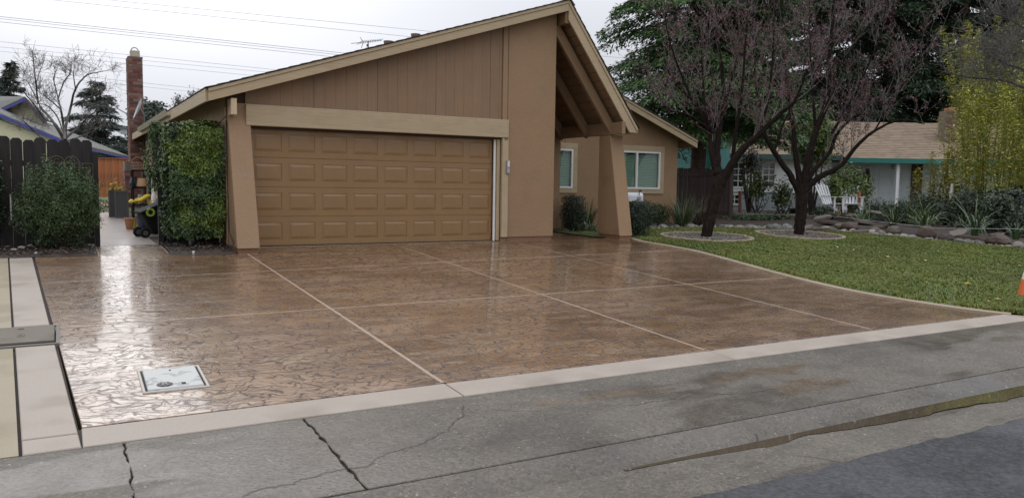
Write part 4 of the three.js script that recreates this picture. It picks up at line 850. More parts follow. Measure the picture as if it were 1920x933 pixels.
  for (let i = 0; i < 1500; i++) { const left = lr() < 0.6, x = left ? lerp(-4.2, -2.5, lr()) : lerp(-1.4, -0.45, lr()), zz = left ? lerp(-0.8, 0.42, lr()) : lerp(-0.9, 0.5, lr()), n = V((lr() - 0.5) * 1.4, 1, (lr() - 0.5) * 1.4).normalize(), t = rdir(lr); t.addScaledVector(n, -t.dot(n)).normalize(); lit.leaf(V(x, groundY(x, zz) + 0.035 + 0.03 * lr(), zz), t, n, 0.03 + 0.05 * lr(), 0.03, tint(pick([[0.06, 0.04, 0.028], [0.035, 0.025, 0.018], [0.1, 0.07, 0.05], [0.05, 0.03, 0.022]], lr), 0.3, lr)); }
  const lm = mesh('leaf_litter', lit.geo(), leafMat); lm.userData = { kind: 'stuff', label: 'dark fallen leaves and bark chips on the soil beds by the fence and hedge', category: 'litter' };
  const pb = [[40, 470, 0.05], [55, 466, 0.035], [25, 474, 0.04]]; pb.forEach(([px, py, q], i) => { const p = onGround(px, py), m = mesh('pale_stone', new THREE.IcosahedronGeometry(q, 1), std([0.32, 0.3, 0.27])); m.scale.set(1.2, 0.6, 0.9); m.position.set(p.x, p.y + 0.05, p.z); tag(m, 'small pale stone lying in the mulch below the dark fence', 'stone', 'pale stones in the mulch'); });
}
{ // things standing along the side wall
  const black = phy([0.013, 0.013, 0.014], { roughness: 0.7, specularIntensity: 0.35 }), c = thing('wheeled_bin', 'black wheeled plastic bin with a lime green disc beside the path', 'bin', [atZ(284, 400, -2.7).x, groundY(0, -2.7), -2.7], 0.25);
  const body = new RoundedBoxGeometry(0.42, 0.5, 0.36, 3, 0.06); { const p = body.attributes.position; for (let i = 0; i < p.count; i++) { const t = (p.getY(i) + 0.25) / 0.5; p.setXYZ(i, p.getX(i) * lerp(0.78, 1.05, t), p.getY(i), p.getZ(i) * lerp(0.8, 1.05, t)); } body.computeVertexNormals(); }
  const b = mesh('body', body, black, c); b.position.set(0.05, 0.33, 0); b.rotation.z = 0.42;
  const lid = mesh('lid', new RoundedBoxGeometry(0.48, 0.05, 0.42, 2, 0.02), black, c); lid.position.set(-0.06, 0.58, 0); lid.rotation.z = 0.42;
  const disc = mesh('disc', new THREE.CylinderGeometry(0.085, 0.085, 0.02, 24), std([0.32, 0.5, 0.06], { roughness: 0.4 }), c); disc.rotation.set(Math.PI / 2, 0, 0); disc.position.set(-0.1, 0.5, 0.2); mesh('disc_hub', new THREE.CylinderGeometry(0.045, 0.045, 0.024, 20), black, disc);
  for (const zz of [-0.19, 0.19]) { const w = mesh('wheel', new THREE.TorusGeometry(0.075, 0.028, 8, 20), black, c); w.position.set(-0.2, 0.1, zz); mesh('hub', new THREE.CylinderGeometry(0.05, 0.05, 0.03, 14).rotateX(Math.PI / 2), std([0.1, 0.1, 0.1]), w); }
  const pv = thing('pipe_stand', 'white plastic pipe stand with one arm beside the hedge', 'pipe', [atZ(288, 370, -3.6).x, groundY(0, -3.6), -3.6]);
  mesh('upright', new THREE.CylinderGeometry(0.045, 0.045, 1.04, 14).translate(0, 0.6, 0), whiteMat, pv); mesh('top_elbow', new THREE.CylinderGeometry(0.055, 0.055, 0.26, 14).rotateZ(Math.PI / 2).translate(0.09, 1.13, 0), whiteMat, pv); mesh('arm', new THREE.CylinderGeometry(0.045, 0.045, 0.3, 14).rotateZ(Math.PI / 2).translate(0.14, 0.75, 0), whiteMat, pv); mesh('collar', new THREE.CylinderGeometry(0.058, 0.058, 0.1, 14).translate(0, 0.75, 0), whiteMat, pv);
  const sz = -5.2, gy = groundY(0, sz), x0 = atZ(247, 330, sz).x, x1 = atZ(280, 330, sz).x, sh = thing('shelf_rack', 'black open shelf rack of garden things against the side wall', 'shelf', [(x0 + x1) / 2, gy, sz]), hw = (x1 - x0) / 2;
  const ys = [320, 352, 383].map((py) => atZ(262, py, sz).y - gy);
  for (const [a, b2] of [[-hw, -0.2], [hw, -0.2], [-hw, 0.2], [hw, 0.2]]) mesh('post', bx(0.04, ys[0] + 0.02, 0.04, a, ys[0] / 2, b2), black, sh);
  for (const y of ys) mesh('shelf', bx(2 * hw + 0.06, 0.035, 0.44, 0, y, 0), black, sh);
  const on = (px, y, dz = 0) => [atZ(px, 340, sz).x, gy + y + 0.019, sz + dz];
  const terra = std([0.3, 0.14, 0.07]);
  tag(mesh('green_vase', new THREE.LatheGeometry([[0.05, 0], [0.07, 0.02], [0.06, 0.12], [0.035, 0.2], [0.05, 0.24]].map((p) => new THREE.Vector2(...p)), 16), std([0.2, 0.24, 0.06], { roughness: 0.4, side: THREE.DoubleSide })), 'olive green vase on the top shelf of the rack', 'vase').position.set(...on(273, ys[0], 0.1));
  const bs = thing('wire_basket', 'brown wire basket on the top shelf of the rack', 'basket', on(258, ys[0], 0.05)); for (const y of [0.02, 0.09, 0.16]) mesh('hoop', new THREE.TorusGeometry(0.11 + y * 0.1, 0.008, 5, 18).rotateX(Math.PI / 2).translate(0, y, 0), terra, bs); for (let k = 0; k < 8; k++) mesh('wire', new Soup().tube([V(0.11 * Math.cos(k * 0.785), 0, 0.11 * Math.sin(k * 0.785)), V(0.13 * Math.cos(k * 0.785), 0.17, 0.13 * Math.sin(k * 0.785))], 0.006, 4).geo(), terra, bs); mesh('handle', new THREE.TorusGeometry(0.12, 0.008, 5, 18, Math.PI).translate(0, 0.16, 0), terra, bs);
  tag(mesh('tan_pot', new THREE.LatheGeometry([[0, 0], [0.11, 0], [0.12, 0.03], [0.085, 0.2], [0, 0.2]].map((p) => new THREE.Vector2(...p)), 18), std([0.4, 0.24, 0.12])), 'tan pot turned upside down on the middle shelf', 'pot').position.set(...on(264, ys[1], 0.1));
  tag(mesh('dark_jar', new THREE.LatheGeometry([[0, 0], [0.08, 0], [0.1, 0.1], [0.06, 0.2], [0.07, 0.23]].map((p) => new THREE.Vector2(...p)), 16), std([0.03, 0.035, 0.05], { roughness: 0.3, side: THREE.DoubleSide })), 'dark glazed jar on the middle shelf of the rack', 'jar').position.set(...on(250, ys[1], 0.05));
  tag(mesh('metal_can', new THREE.CylinderGeometry(0.075, 0.07, 0.2, 16).translate(0, 0.1, 0), std([0.4, 0.41, 0.42], { metalness: 0.5, roughness: 0.4 })), 'silver metal can behind the yellow sacks', 'can').position.set(...on(264, ys[2], -0.1));
  const sack = new RoundedBoxGeometry(0.3, 0.14, 0.16, 4, 0.068); { const p = sack.attributes.position; for (let i = 0; i < p.count; i++) p.setY(i, p.getY(i) * (1 - 0.5 * Math.abs(p.getX(i)) / 0.15) + 0.012 * Math.sin(p.getX(i) * 40)); sack.computeVertexNormals(); }
  [[252, 0.07, 0.15, 0.25, 'small yellow sack at the path end of the lower shelf'], [267, 0.13, 0.22, 0.6, 'bulging yellow sack tilted up across the lower shelf'], [281, 0.07, 0.15, 1.3, 'rounded yellow sack at the wall end of the lower shelf']].forEach(([px, dy, dz, rz, l]) => { const m = mesh('yellow_sack', sack, std([0.62, 0.45, 0.03], { roughness: 0.45 })); m.position.set(...on(px, ys[2] + dy, dz)); m.rotation.z = rz; tag(m, l, 'sack', 'yellow sacks on the rack'); });
  const pot = (r0, h) => new THREE.LatheGeometry([[0, 0], [r0 * 0.7, 0], [r0, h * 0.85], [r0 * 1.1, h * 0.85], [r0 * 1.1, h], [r0 * 0.95, h], [r0 * 0.9, h * 0.6], [0, h * 0.6]].map((p) => new THREE.Vector2(...p)), 20);
  const put = (m, px, py, zz) => { const p = atZ(px, py, zz); m.position.set(p.x, groundY(p.x, zz), zz); return m; };
  put(tag(mesh('blue_pot', pot(0.15, 0.34), std([0.02, 0.025, 0.06], { roughness: 0.3 })), 'dark blue glazed pot in front of the shelf rack', 'pot'), 268, 410, -4.5);
  put(tag(mesh('terracotta_pot', pot(0.13, 0.26), terra), 'terracotta pot under the shelf rack', 'pot'), 244, 405, -4.9);
  const cl = put(tag(mesh('yellow_cloth', (() => { const g = new THREE.PlaneGeometry(0.2, 0.36, 10, 16), p = g.attributes.position; for (let i = 0; i < p.count; i++) p.setZ(i, 0.03 * Math.sin(p.getX(i) * 50) + 0.05 * Math.sin(p.getY(i) * 5)); g.computeVertexNormals(); return g.translate(0, 0.2, 0); })(), std([0.6, 0.48, 0.12], { side: THREE.DoubleSide })), 'yellow checked cloth hanging by the blue pot', 'cloth'), 256, 405, -4.7); cl.rotation.z = -0.2;
  const scr = (px, zz, turn, l) => { const p = atZ(px, 400, zz), t = thing('window_screen', l, 'screen', [p.x, groundY(p.x, zz), zz], turn, 'screens leaning by the chimney'); t.rotation.x = -0.12; const m1 = std([0.07, 0.06, 0.055]); mesh('frame', mergeGeometries([bx(0.34, 0.04, 0.03, 0, 0.02, 0), bx(0.34, 0.04, 0.03, 0, 0.72, 0), bx(0.04, 0.66, 0.03, -0.15, 0.37, 0), bx(0.04, 0.66, 0.03, 0.15, 0.37, 0)]), m1, t); mesh('mesh_panel', bx(0.26, 0.66, 0.006, 0, 0.37, 0), std([0.045, 0.045, 0.045]), t); };
  scr(216, -9.6, 0.15, 'dark framed window screen leaning at the foot of the chimney, nearer the path'); scr(228, -9.2, -0.1, 'dark framed window screen leaning at the foot of the chimney, nearer the wall');
  const yp = atZ(216, 372, -10.2); shrub('yellow_plant', 'small plant with yellow leaves at the foot of the chimney', [yp.x, groundY(0, -10.2), -10.2], { n: 220, rx: 0.28, ry: 0.55, rz: 0.2, size: 0.12, colors: [[0.4, 0.32, 0.03], [0.3, 0.3, 0.05], [0.5, 0.3, 0.04]], seed: 19, lump: 0.5, inner: 0.5, stems: 5, category: 'plant' });
}
// orange fence across the end of the path
{
  const d = 34, a = atD(120, 371, d), b = atD(246, 371, d), f = thing('orange_fence', 'orange stained board fence at the far end of the side path', 'fence', [a.x, groundY(a.x, a.z), a.z], -Math.atan2(b.z - a.z, b.x - a.x));
  const L = Math.hypot(b.x - a.x, b.z - a.z), n = Math.round(L / 0.15), g = bx(0.142, 1.66, 0.02, 0, 0.87, 0); for (let i = 0; i < n; i++) { const m = mesh('board', g, orangeMats[(i * 7 + (i >> 1)) % 3], f); m.position.set(0.075 + i * 0.15, 0.01 * R(), 0.006 * R()); }
  for (const y of [0.4, 1.45]) mesh('rail', bx(L, 0.09, 0.04, L / 2, y, -0.03), orangeMats[1], f); mesh('cap_rail', bx(L + 0.1, 0.035, 0.12, L / 2, 1.72, 0), orangeMats[2], f);
}
// neighbour's cream house with blue trim
const frameAt = (px, depth) => { const p = atD(px, 340, depth); return [p.x, groundY(p.x, p.z), p.z]; };
{
  const h = thing('neighbour_house', 'cream house with blue trimmed gables behind the dark board fence', 'house', frameAt(60, 45), -yaw);
  h.updateMatrixWorld(); const L = (px, py, d) => h.worldToLocal(atD(px, py, d));
  const cream = stucco([0.62, 0.58, 0.4]), blue = paint([0.055, 0.06, 0.26], true), rf = roofMat([0.1, 0.1, 0.085]);
  const poly = (name, pts, mat, th = V(0, -0.12, 0)) => { const s = new Soup(); for (let i = 1; i + 1 < pts.length; i++) { s.tri(pts[0], pts[i], pts[i + 1]); s.tri(pts[0].clone().add(th), pts[i + 1].clone().add(th), pts[i].clone().add(th)); } for (let i = 0; i < pts.length; i++) { const a = pts[i], b = pts[(i + 1) % pts.length]; s.quad(a, a.clone().add(th), b.clone().add(th), b); } const g = s.geo(), p = g.attributes.position, u = g.attributes.uv; for (let i = 0; i < p.count; i++) u.setXY(i, p.getX(i) + p.getZ(i) * 0.3, p.getY(i) * 1.3 + p.getZ(i) * 0.4); return mesh(name, g, mat, h); };
  const back = V(0, 0, -0.2);
  poly('wall', [L(-70, 200, 40.3), L(118, 268, 40.3), L(118, 335, 40.3), L(-70, 335, 40.3)], cream, back);
  const lowRoof = group('lower_roof', h), keep = (m, g) => { g.add(m); return m; };
  keep(poly('roof_plane', [L(-70, 183, 40), L(124, 264, 40), L(243, 293, 53), L(70, 222, 53)], rf), lowRoof);
  keep(poly('rake_board', [L(-70, 184.5, 39.9), L(124, 265.5, 39.9), L(124, 272, 39.9), L(-70, 191, 39.9)], blue, V(0, 0, -0.06)), lowRoof);
  keep(poly('eave_board', [L(124, 265, 40), L(243, 294, 53), L(243, 299, 53), L(124, 272, 40)], blue, V(-0.05, 0, 0)), lowRoof);
  poly('wall', [L(150, 285, 50), L(243, 297, 50), L(243, 335, 50), L(150, 335, 50)], stucco([0.42, 0.4, 0.33]), back);
  const eb = poly('eave_board', [L(172, 293.5, 49.5), L(243, 292, 49.5), L(243, 297.5, 49.5), L(172, 298.5, 49.5)], blue, V(0, 0, -0.08)); 
  const upRoof = group('upper_roof', h);
  poly('wall', [L(46, 188, 46), L(79, 224, 46), L(79, 250, 46), L(-40, 250, 46), L(-40, 224, 46)], cream, back);
  keep(poly('roof_plane', [L(46, 181, 45.3), L(-46, 224, 45.3), L(-90, 206, 52), L(0, 180, 52)], rf), upRoof); keep(poly('roof_plane', [L(46, 181, 45.3), L(84, 226, 45.3), L(90, 222, 52), L(42, 180.5, 52)], roofMat([0.07, 0.065, 0.06])), upRoof);
  keep(poly('rake_board', [L(46, 182.5, 45.25), L(-46, 225.5, 45.25), L(-46, 231, 45.25), L(46, 188.5, 45.25)], blue, V(0, 0, -0.06)), upRoof);
  keep(poly('rake_board', [L(46, 182.5, 45.25), L(84, 227.5, 45.25), L(80, 231, 45.25), L(46, 190, 45.25)], std([0.06, 0.05, 0.07]), V(0, 0, -0.06)), upRoof);
  const ve = poly('gable_vent', [L(29, 194, 45.9), L(37, 191, 45.9), L(37, 201, 45.9), L(29, 204, 45.9)], stucco([0.5, 0.47, 0.36]), V(0, 0, -0.05));
  const pc = L(41, 222, 44); mesh('roof_vent', mergeGeometries([new THREE.CylinderGeometry(0.12, 0.12, 0.5, 12).translate(pc.x, pc.y - 0.2, pc.z), new THREE.CylinderGeometry(0.2, 0.18, 0.1, 12).translate(pc.x, pc.y + 0.08, pc.z)]), std([0.4, 0.38, 0.3]), h);
  const vc = L(231, 240, 52); mesh('roof_vent', mergeGeometries([new THREE.CylinderGeometry(0.2, 0.2, 0.4, 12).translate(vc.x, vc.y - 0.2, vc.z), new THREE.CylinderGeometry(0.4, 0.3, 0.12, 12).translate(vc.x, vc.y, vc.z)]), std([0.4, 0.41, 0.42]), h);
}
// bare tree behind the fence
{
  const d = 21, b = atD(122, 345, d), t = thing('bare_tree', 'leafless pale branched tree rising behind the dark board fence', 'tree', [b.x, groundY(b.x, b.z), b.z]), r = rng(91);
  const q = (px, py) => atD(px, py, d + (r() - 0.5) * 1.6).sub(t.position);
  const limbs = [
    { pts: [V(0, 0, 0), q(123, 320), q(121, 285), q(120, 262)], r0: 0.11, r1: 0.085, k: 0 },
    { pts: [q(120, 264), q(105, 235), q(82, 222), q(62, 195), q(42, 170)], r0: 0.05, r1: 0.016 },
    { pts: [q(120, 264), q(98, 228), q(72, 195), q(66, 150), q(62, 120), q(60, 95)], r0: 0.055, r1: 0.012 },
    { pts: [q(66, 160), q(73, 135), q(80, 118)], r0: 0.022, r1: 0.009 },
    { pts: [q(72, 195), q(60, 170), q(50, 152), q(40, 152)], r0: 0.024, r1: 0.01 },
    { pts: [q(121, 262), q(118, 235), q(113, 205), q(108, 185), q(100, 150), q(105, 130)], r0: 0.05, r1: 0.012 },
    { pts: [q(108, 185), q(118, 155), q(130, 138), q(133, 120)], r0: 0.03, r1: 0.01 },
    { pts: [q(122, 262), q(122, 240), q(132, 200), q(141, 165), q(160, 142), q(180, 136), q(200, 132)], r0: 0.06, r1: 0.01 },
    { pts: [q(133, 197), q(160, 185), q(190, 172), q(199, 155)], r0: 0.035, r1: 0.012 },
    { pts: [q(141, 170), q(137, 140), q(140, 115)], r0: 0.026, r1: 0.008 },
    { pts: [q(113, 205), q(90, 185), q(72, 173)], r0: 0.025, r1: 0.01 },
    { pts: [q(123, 258), q(150, 235), q(168, 215), q(186, 206)], r0: 0.05, r1: 0.014 },
    { pts: [q(120, 255), q(104, 215), q(85, 197), q(60, 193)], r0: 0.03, r1: 0.012 },
    { pts: [q(124, 264), q(165, 250), q(195, 232)], r0: 0.03, r1: 0.012 },
    { pts: [q(88, 268), q(62, 245), q(45, 228)], r0: 0.04, r1: 0.014 },
  ];
  for (const l of limbs) { l.r0 *= 0.72; l.r1 *= 0.72; }
  const g = branchy(limbs, { seed: 92, shoots: 7, whip: 0.2, shootLen: 0.45, upBias: 0.45, twigs: 5, twigLen: 0.16, levels: 2, spread: 0.9, thin: 0.0035, from: 0.4, leafN: 0.12, leafSize: 0.06, leafColors: [[0.08, 0.06, 0.045]] });
  mesh('trunk', g.trunk, bark([0.12, 0.105, 0.092], 0.006), t); const f = mesh('twigs', g.fine, paleTwig, t); f.userData.kind = 'stuff'; mesh('leaves', g.leaves, leafMat, t).userData.kind = 'stuff';
}
// far trees on the left
{
  const p1 = conifer({ h: 9, r: 4.4, y0: 1, seed: 3, n: 15000, colors: [[0.06, 0.082, 0.065], [0.075, 0.1, 0.08], [0.045, 0.062, 0.052]], droop: 0.1, spray: 0.5, trunkR: 0.22, taper: 0.75, gap: 0.9, sprayW: 0.2 });
  const a = atD(182, 330, 62); coniferThing('cedar_tree', 'drooping dark cedar beyond the grey neighbouring roof', p1, [a.x, groundY(a.x, a.z) - 0.6, a.z], 0.6, 0.98);
  const p2 = conifer({ h: 12, r: 2.6, y0: 1.5, seed: 5, n: 11000, colors: [[0.045, 0.06, 0.048], [0.055, 0.072, 0.055]], droop: 0.05, spray: 0.55, trunkR: 0.22, gap: 0.6 });
  const b = atD(27, 330, 78); coniferThing('pine_tree', 'far dark conifer above the cream gable', p2, [b.x, groundY(b.x, b.z), b.z], 1, 0.97);
  const c = atD(1, 330, 80); coniferThing('pine_tree', 'far dark conifer beside the taller one, lower crown', p2, [c.x, groundY(c.x, c.z), c.z], 3, 0.86);
  const e = atD(283, 330, 66), ft = thing('round_tree', 'far round grey green tree between chimney and garage roof', 'tree', [e.x, groundY(e.x, e.z), e.z]);
  mesh('trunk', new Soup().tube([V(0, 0, 0), V(0.1, 2, 0), V(0, 4, 0.2)], [0.3, 0.25, 0.12], 8).geo(), greyBark, ft);
  mesh('crown', foliage({ n: 9000, rx: 1.9, ry: 2.1, rz: 1.9, size: 0.3, colors: [[0.06, 0.08, 0.055], [0.045, 0.062, 0.045], [0.075, 0.09, 0.06]], seed: 7, lump: 0.35, c: V(0, 5.0, 0) }).geo(), needleMat, ft).userData.kind = 'stuff';
  const hz = atD(200, 330, 90), hm = thing('hedgerow_tree', 'low dull green tree mass far behind the cedar', 'tree', [hz.x, groundY(hz.x, hz.z), hz.z]); mesh('crown', foliage({ n: 8000, rx: 7, ry: 2.6, rz: 2, size: 0.4, colors: [[0.06, 0.07, 0.05], [0.05, 0.062, 0.045]], seed: 27, lump: 0.5, c: V(0, 2.4, 0) }).geo(), needleMat, hm).userData.kind = 'stuff'; mesh('trunk', new THREE.CylinderGeometry(0.2, 0.25, 2, 8).translate(0, 1, 0), greyBark, hm);
  const tw = atD(350, 330, 55), tt = thing('bare_treetop', 'bare twiggy treetop just showing over the garage eave', 'tree', [tw.x, groundY(tw.x, tw.z), tw.z]), gq = branchy([{ pts: [V(0, 0, 0), V(0, 3, 0), V(0.1, 5.6, 0)], r0: 0.12, r1: 0.03 }, { pts: [V(0, 3.5, 0), V(0.4, 4.8, 0), V(0.5, 6.0, 0)], r0: 0.05, r1: 0.02 }, { pts: [V(0, 3.5, 0), V(-0.4, 4.8, 0), V(-0.6, 5.7, 0)], r0: 0.05, r1: 0.02 }], { seed: 3, shoots: 12, shootLen: 0.8, twigs: 5, twigLen: 0.3, levels: 2, thin: 0.01, leafN: 1, leafSize: 0.15, leafColors: [[0.1, 0.1, 0.08]] });
  mesh('trunk', gq.trunk, greyBark, tt); mesh('twigs', gq.fine, paleTwig, tt).userData.kind = 'stuff'; mesh('leaves', gq.leaves, needleMat, tt).userData.kind = 'stuff';
}
// power lines
{
  const wm = std([0.34, 0.34, 0.36], { roughness: 0.7 });
  const lines = [[[205, 0], [840, 62]], [[100, 0], [800, 72]], [[0, 31], [660, 101]], [[0, 35], [640, 103]], [[0, 41], [620, 106]], [[0, 78], [530, 132]], [[0, 88], [520, 137]], [[0, 96], [490, 143]], [[0, 127], [390, 168]], [[0, 134], [360, 172]]];
  const tone = ['uppermost', 'second', 'third', 'fourth', 'fifth', 'sixth', 'seventh', 'eighth', 'ninth', 'lowest'];
  lines.forEach(([a, b], i) => {
    const d0 = 70 + 12 * Math.floor(i / 3), x0 = -700, x1 = 2600, yy = (x) => lerp(a[1], b[1], (x - a[0]) / (b[0] - a[0]));
    const p = atD(x0, yy(x0) - 6, d0), q = atD(x1, yy(x1) - 60, d0 + 40), c = [];
    for (let k = 0; k <= 24; k++) { const t = k / 24, px = lerp(x0, x1, t), dd = lerp(d0, d0 + 40, t); const s = Math.max(-40, (px - 900) / 40); c.push(atD(px, yy(px) - (px > 900 ? (px - 900) * (px - 900) * 0.000016 : 0), dd)); }
    tag(mesh('power_line', new Soup().tube(c, i > 1 && i < 5 ? 0.026 : 0.02, 4).geo(), wm), `thin overhead power line crossing the sky, ${tone[i]} of the ten`, 'cable', 'power lines over the roofs');
  });
}

// ---------------------------------------------------------------- right side: neighbour's house
{
  const h = thing('ranch_house', 'low white house with tan shingle roof and teal eaves behind the garden', 'house', frameAt(1640, 34), -yaw);
  h.updateMatrixWorld(); const L = (px, py, d) => h.worldToLocal(atD(px, py, d)), gy = 0;
  const rf = roofMat([0.25, 0.185, 0.125]), teal = paint([0.03, 0.2, 0.16], true), tealDark = paint([0.06, 0.12, 0.11], true), white = paint([0.86, 0.88, 0.88]), grey = paint([0.36, 0.4, 0.42]);
  const roof = group('roof', h);
  // roof plane built of shingle courses rising from eave to ridge
  const plane = (e0, e1, r0, r1, mat) => {
    const n = 22; for (let i = 0; i < n; i++) {
      const t0 = i / n, t1 = (i + 1.25) / n, a = e0.clone().lerp(r0, t0), b = e1.clone().lerp(r1, t0), c = e1.clone().lerp(r1, t1), d = e0.clone().lerp(r0, t1); a.y += 0.022; b.y += 0.022;
      const s = new Soup(), dn = V(0, -0.022, 0); s.quad(a, b, c, d); s.quad(a.clone().add(dn), b.clone().add(dn), b, a);
      const g = s.geo(), p = g.attributes.position, u = g.attributes.uv, o = hash(i, 3, 5) * 9; for (let k = 0; k < p.count; k++) u.setXY(k, p.getX(k) + o, i * 0.55 + 0.0625 + (p.getY(k) - a.y) * 0.6); mesh('shingle_course', g, mat, roof);
    }
  };
  const rl = L(1395, 226, 38), rrg = L(1990, 238, 38), el = L(1365, 288, 33.6), em = L(1585, 296, 33.2), er = L(2000, 306, 33.2); rrg.y = rl.y; er.y = em.y;
  const rm = rl.clone().lerp(rrg, (em.x - rl.x) / (rrg.x - rl.x));
  plane(el, L(1585, 291, 33.6).setY(el.y), rl, rm, rf); plane(em, er, rm.clone().setY(rl.y + 0.005), rrg, rf);
  mesh('back_slope', (() => { const s = new Soup(), b0 = rl.clone().add(V(0, -2, -6)), b1 = rrg.clone().add(V(0, -2, -6)); s.quad(rl, rrg, b1, b0); return s.geo(); })(), rf, roof);
  mesh('fascia', bx(em.x - el.x, 0.2, 0.05, (el.x + em.x) / 2, el.y - 0.1, el.z + 0.02), tealDark, roof);
  mesh('fascia', bx(er.x - em.x, 0.2, 0.05, (er.x + em.x) / 2, em.y - 0.09, em.z + 0.03), teal, roof);
  mesh('soffit', bx(er.x - em.x, 0.03, 1.8, (er.x + em.x) / 2, em.y - 0.14, em.z - 0.9), grey, roof);
  const zl = el.z - 0.5, zr = em.z - 1.7, base = 0;
  // front walls: boarded left part, recessed porch part
  const wallBoards = (xa, xb, y0, y1, z, mat, w, holes = []) => { let x = xa; while (x < xb - 0.01) { const x1 = Math.min(xb, x + w); mesh('wall_board', bx(x1 - x - 0.008, y1 - y0, 0.03, (x + x1) / 2, (y0 + y1) / 2, z), mat, h); x = x1; } mesh('wall', bx(xb - xa, y1 - y0, 0.08, (xa + xb) / 2, (y0 + y1) / 2, z - 0.055), mat, h); };
  const xw0 = L(1368, 340, 34).x, xw1 = L(1560, 340, 34).x, xe = L(2000, 340, 35).x;
  const sillY = L(1400, 358, 34).y;
  wallBoards(xw0, xw1, sillY, el.y - 0.1, zl, white, 0.42); wallBoards(xw0, xw1, -0.3, sillY - 0.002, zl + 0.004, grey, 0.42);
  wallBoards(xw1, xe, -0.3, em.y - 0.1, zr, paint([0.7, 0.76, 0.78]), 0.5);
  mesh('side_wall', bx(0.1, 3, Math.abs(zl - zr), xw1, 1.2, (zl + zr) / 2), white, h);
  mesh('water_table', rb(xw1 - xw0, 0.1, 0.08, (xw0 + xw1) / 2, sillY, zl + 0.04), white, h);
  const dark = phy([0.02, 0.025, 0.024], { roughness: 0.06, clearcoat: 1, clearcoatRoughness: 0.03 });
  const win = (px0, py0, px1, py1, z, cols, rows) => {
    const d = 34, a = L(px0, py0, d), b = L(px1, py1, d), w = group('window', h), W = b.x - a.x, H = a.y - b.y, cx = (a.x + b.x) / 2, cy = (a.y + b.y) / 2;
    mesh('frame', mergeGeometries([bx(W + 0.14, 0.08, 0.07, cx, a.y + 0.03, z + 0.04), bx(W + 0.14, 0.08, 0.07, cx, b.y - 0.03, z + 0.04), bx(0.08, H, 0.07, a.x - 0.03, cy, z + 0.04), bx(0.08, H, 0.07, b.x + 0.03, cy, z + 0.04)]), whiteMat, w);
    for (let i = 0; i < cols; i++) for (let j = 0; j < rows; j++) mesh('pane', bx(W / cols - 0.035, H / rows - 0.035, 0.012, a.x + (i + 0.5) * W / cols, b.y + (j + 0.5) * H / rows, z + 0.03), dark, w);
    for (let i = 1; i < cols; i++) mesh('muntin', bx(0.035, H, 0.02, a.x + i * W / cols, cy, z + 0.034), whiteMat, w);
    for (let j = 1; j < rows; j++) mesh('muntin', bx(W, 0.035, 0.02, cx, b.y + j * H / rows, z + 0.036), whiteMat, w);
  };
  win(1376, 305, 1397, 350, zl, 2, 4); win(1414, 305, 1430, 350, zl, 1, 3); win(1434, 305, 1454, 350, zl, 2, 4); win(1373, 365, 1388, 382, zl, 2, 2); win(1560, 316, 1585, 352, zr, 1, 2); win(1636, 314, 1649, 352, zr, 1, 1);
  { const a = L(1708, 308, 35), b = L(1727, 392, 35), dr = group('door', h); mesh('leaf', rb(b.x - a.x, a.y - b.y, 0.05, (a.x + b.x) / 2, (a.y + b.y) / 2, zr + 0.05), paint([0.05, 0.025, 0.02]), dr); mesh('handle', new THREE.SphereGeometry(0.04, 8, 6).translate(b.x - 0.07, (a.y + b.y) / 2, zr + 0.1), std([0.4, 0.35, 0.2], { metalness: 0.6, roughness: 0.4 }), dr); }
  for (const px of [1685, 1783, 1880]) { const p = L(px, 350, 33.4); mesh('porch_post', rb(0.14, em.y - 0.16 + 0.3, 0.14, p.x, (em.y - 0.16 - 0.3) / 2, em.z - 0.25), white, h); }
  { const p = L(1674, 313, 35); mesh('porch_lamp', new THREE.SphereGeometry(0.1, 12, 8).translate(p.x, p.y, zr + 0.1), std([0.55, 0.55, 0.52]), h); }
  // brick chimney
  { const c = group('chimney', h), a = L(1769, 208, 35.5), b = L(1806, 266, 35.5), W = b.x - a.x, H = a.y - b.y + 0.4, m = [[0.2, 0.13, 0.085], [0.16, 0.1, 0.065], [0.24, 0.165, 0.11]].map((k) => std(k, { map: stuccoTex.map })); mesh('stack', bx(W - 0.03, H, 0.7, (a.x + b.x) / 2, a.y - H / 2, a.z), std([0.16, 0.13, 0.1]), c);
    const g = rb(0.27, 0.085, 0.06, 0, 0, 0, 0.008), gh = rb(0.13, 0.085, 0.06, 0, 0, 0, 0.008); for (let j = 0; j < Math.floor(H / 0.1); j++) { let x = a.x; const n = Math.round(W / 0.285); for (let i = 0; i < n; i++) { const mm = mesh('brick', g, m[Math.floor(hash(i, j, 4) * 3)], c); mm.position.set(a.x + (i + 0.5) * W / n + (j % 2 ? 0.05 : -0.05), a.y - 0.05 - j * 0.1, a.z + 0.34); } }
    mesh('cap', rb(0.55, 0.14, 0.55, (a.x + b.x) / 2, a.y + 0.07, a.z, 0.02), std([0.36, 0.16, 0.085]), c); }
  { const a = L(1484, 236, 36); mesh('roof_vent', rb(0.5, 0.3, 0.4, a.x, a.y, a.z, 0.03), std([0.33, 0.12, 0.06]), h); }
}
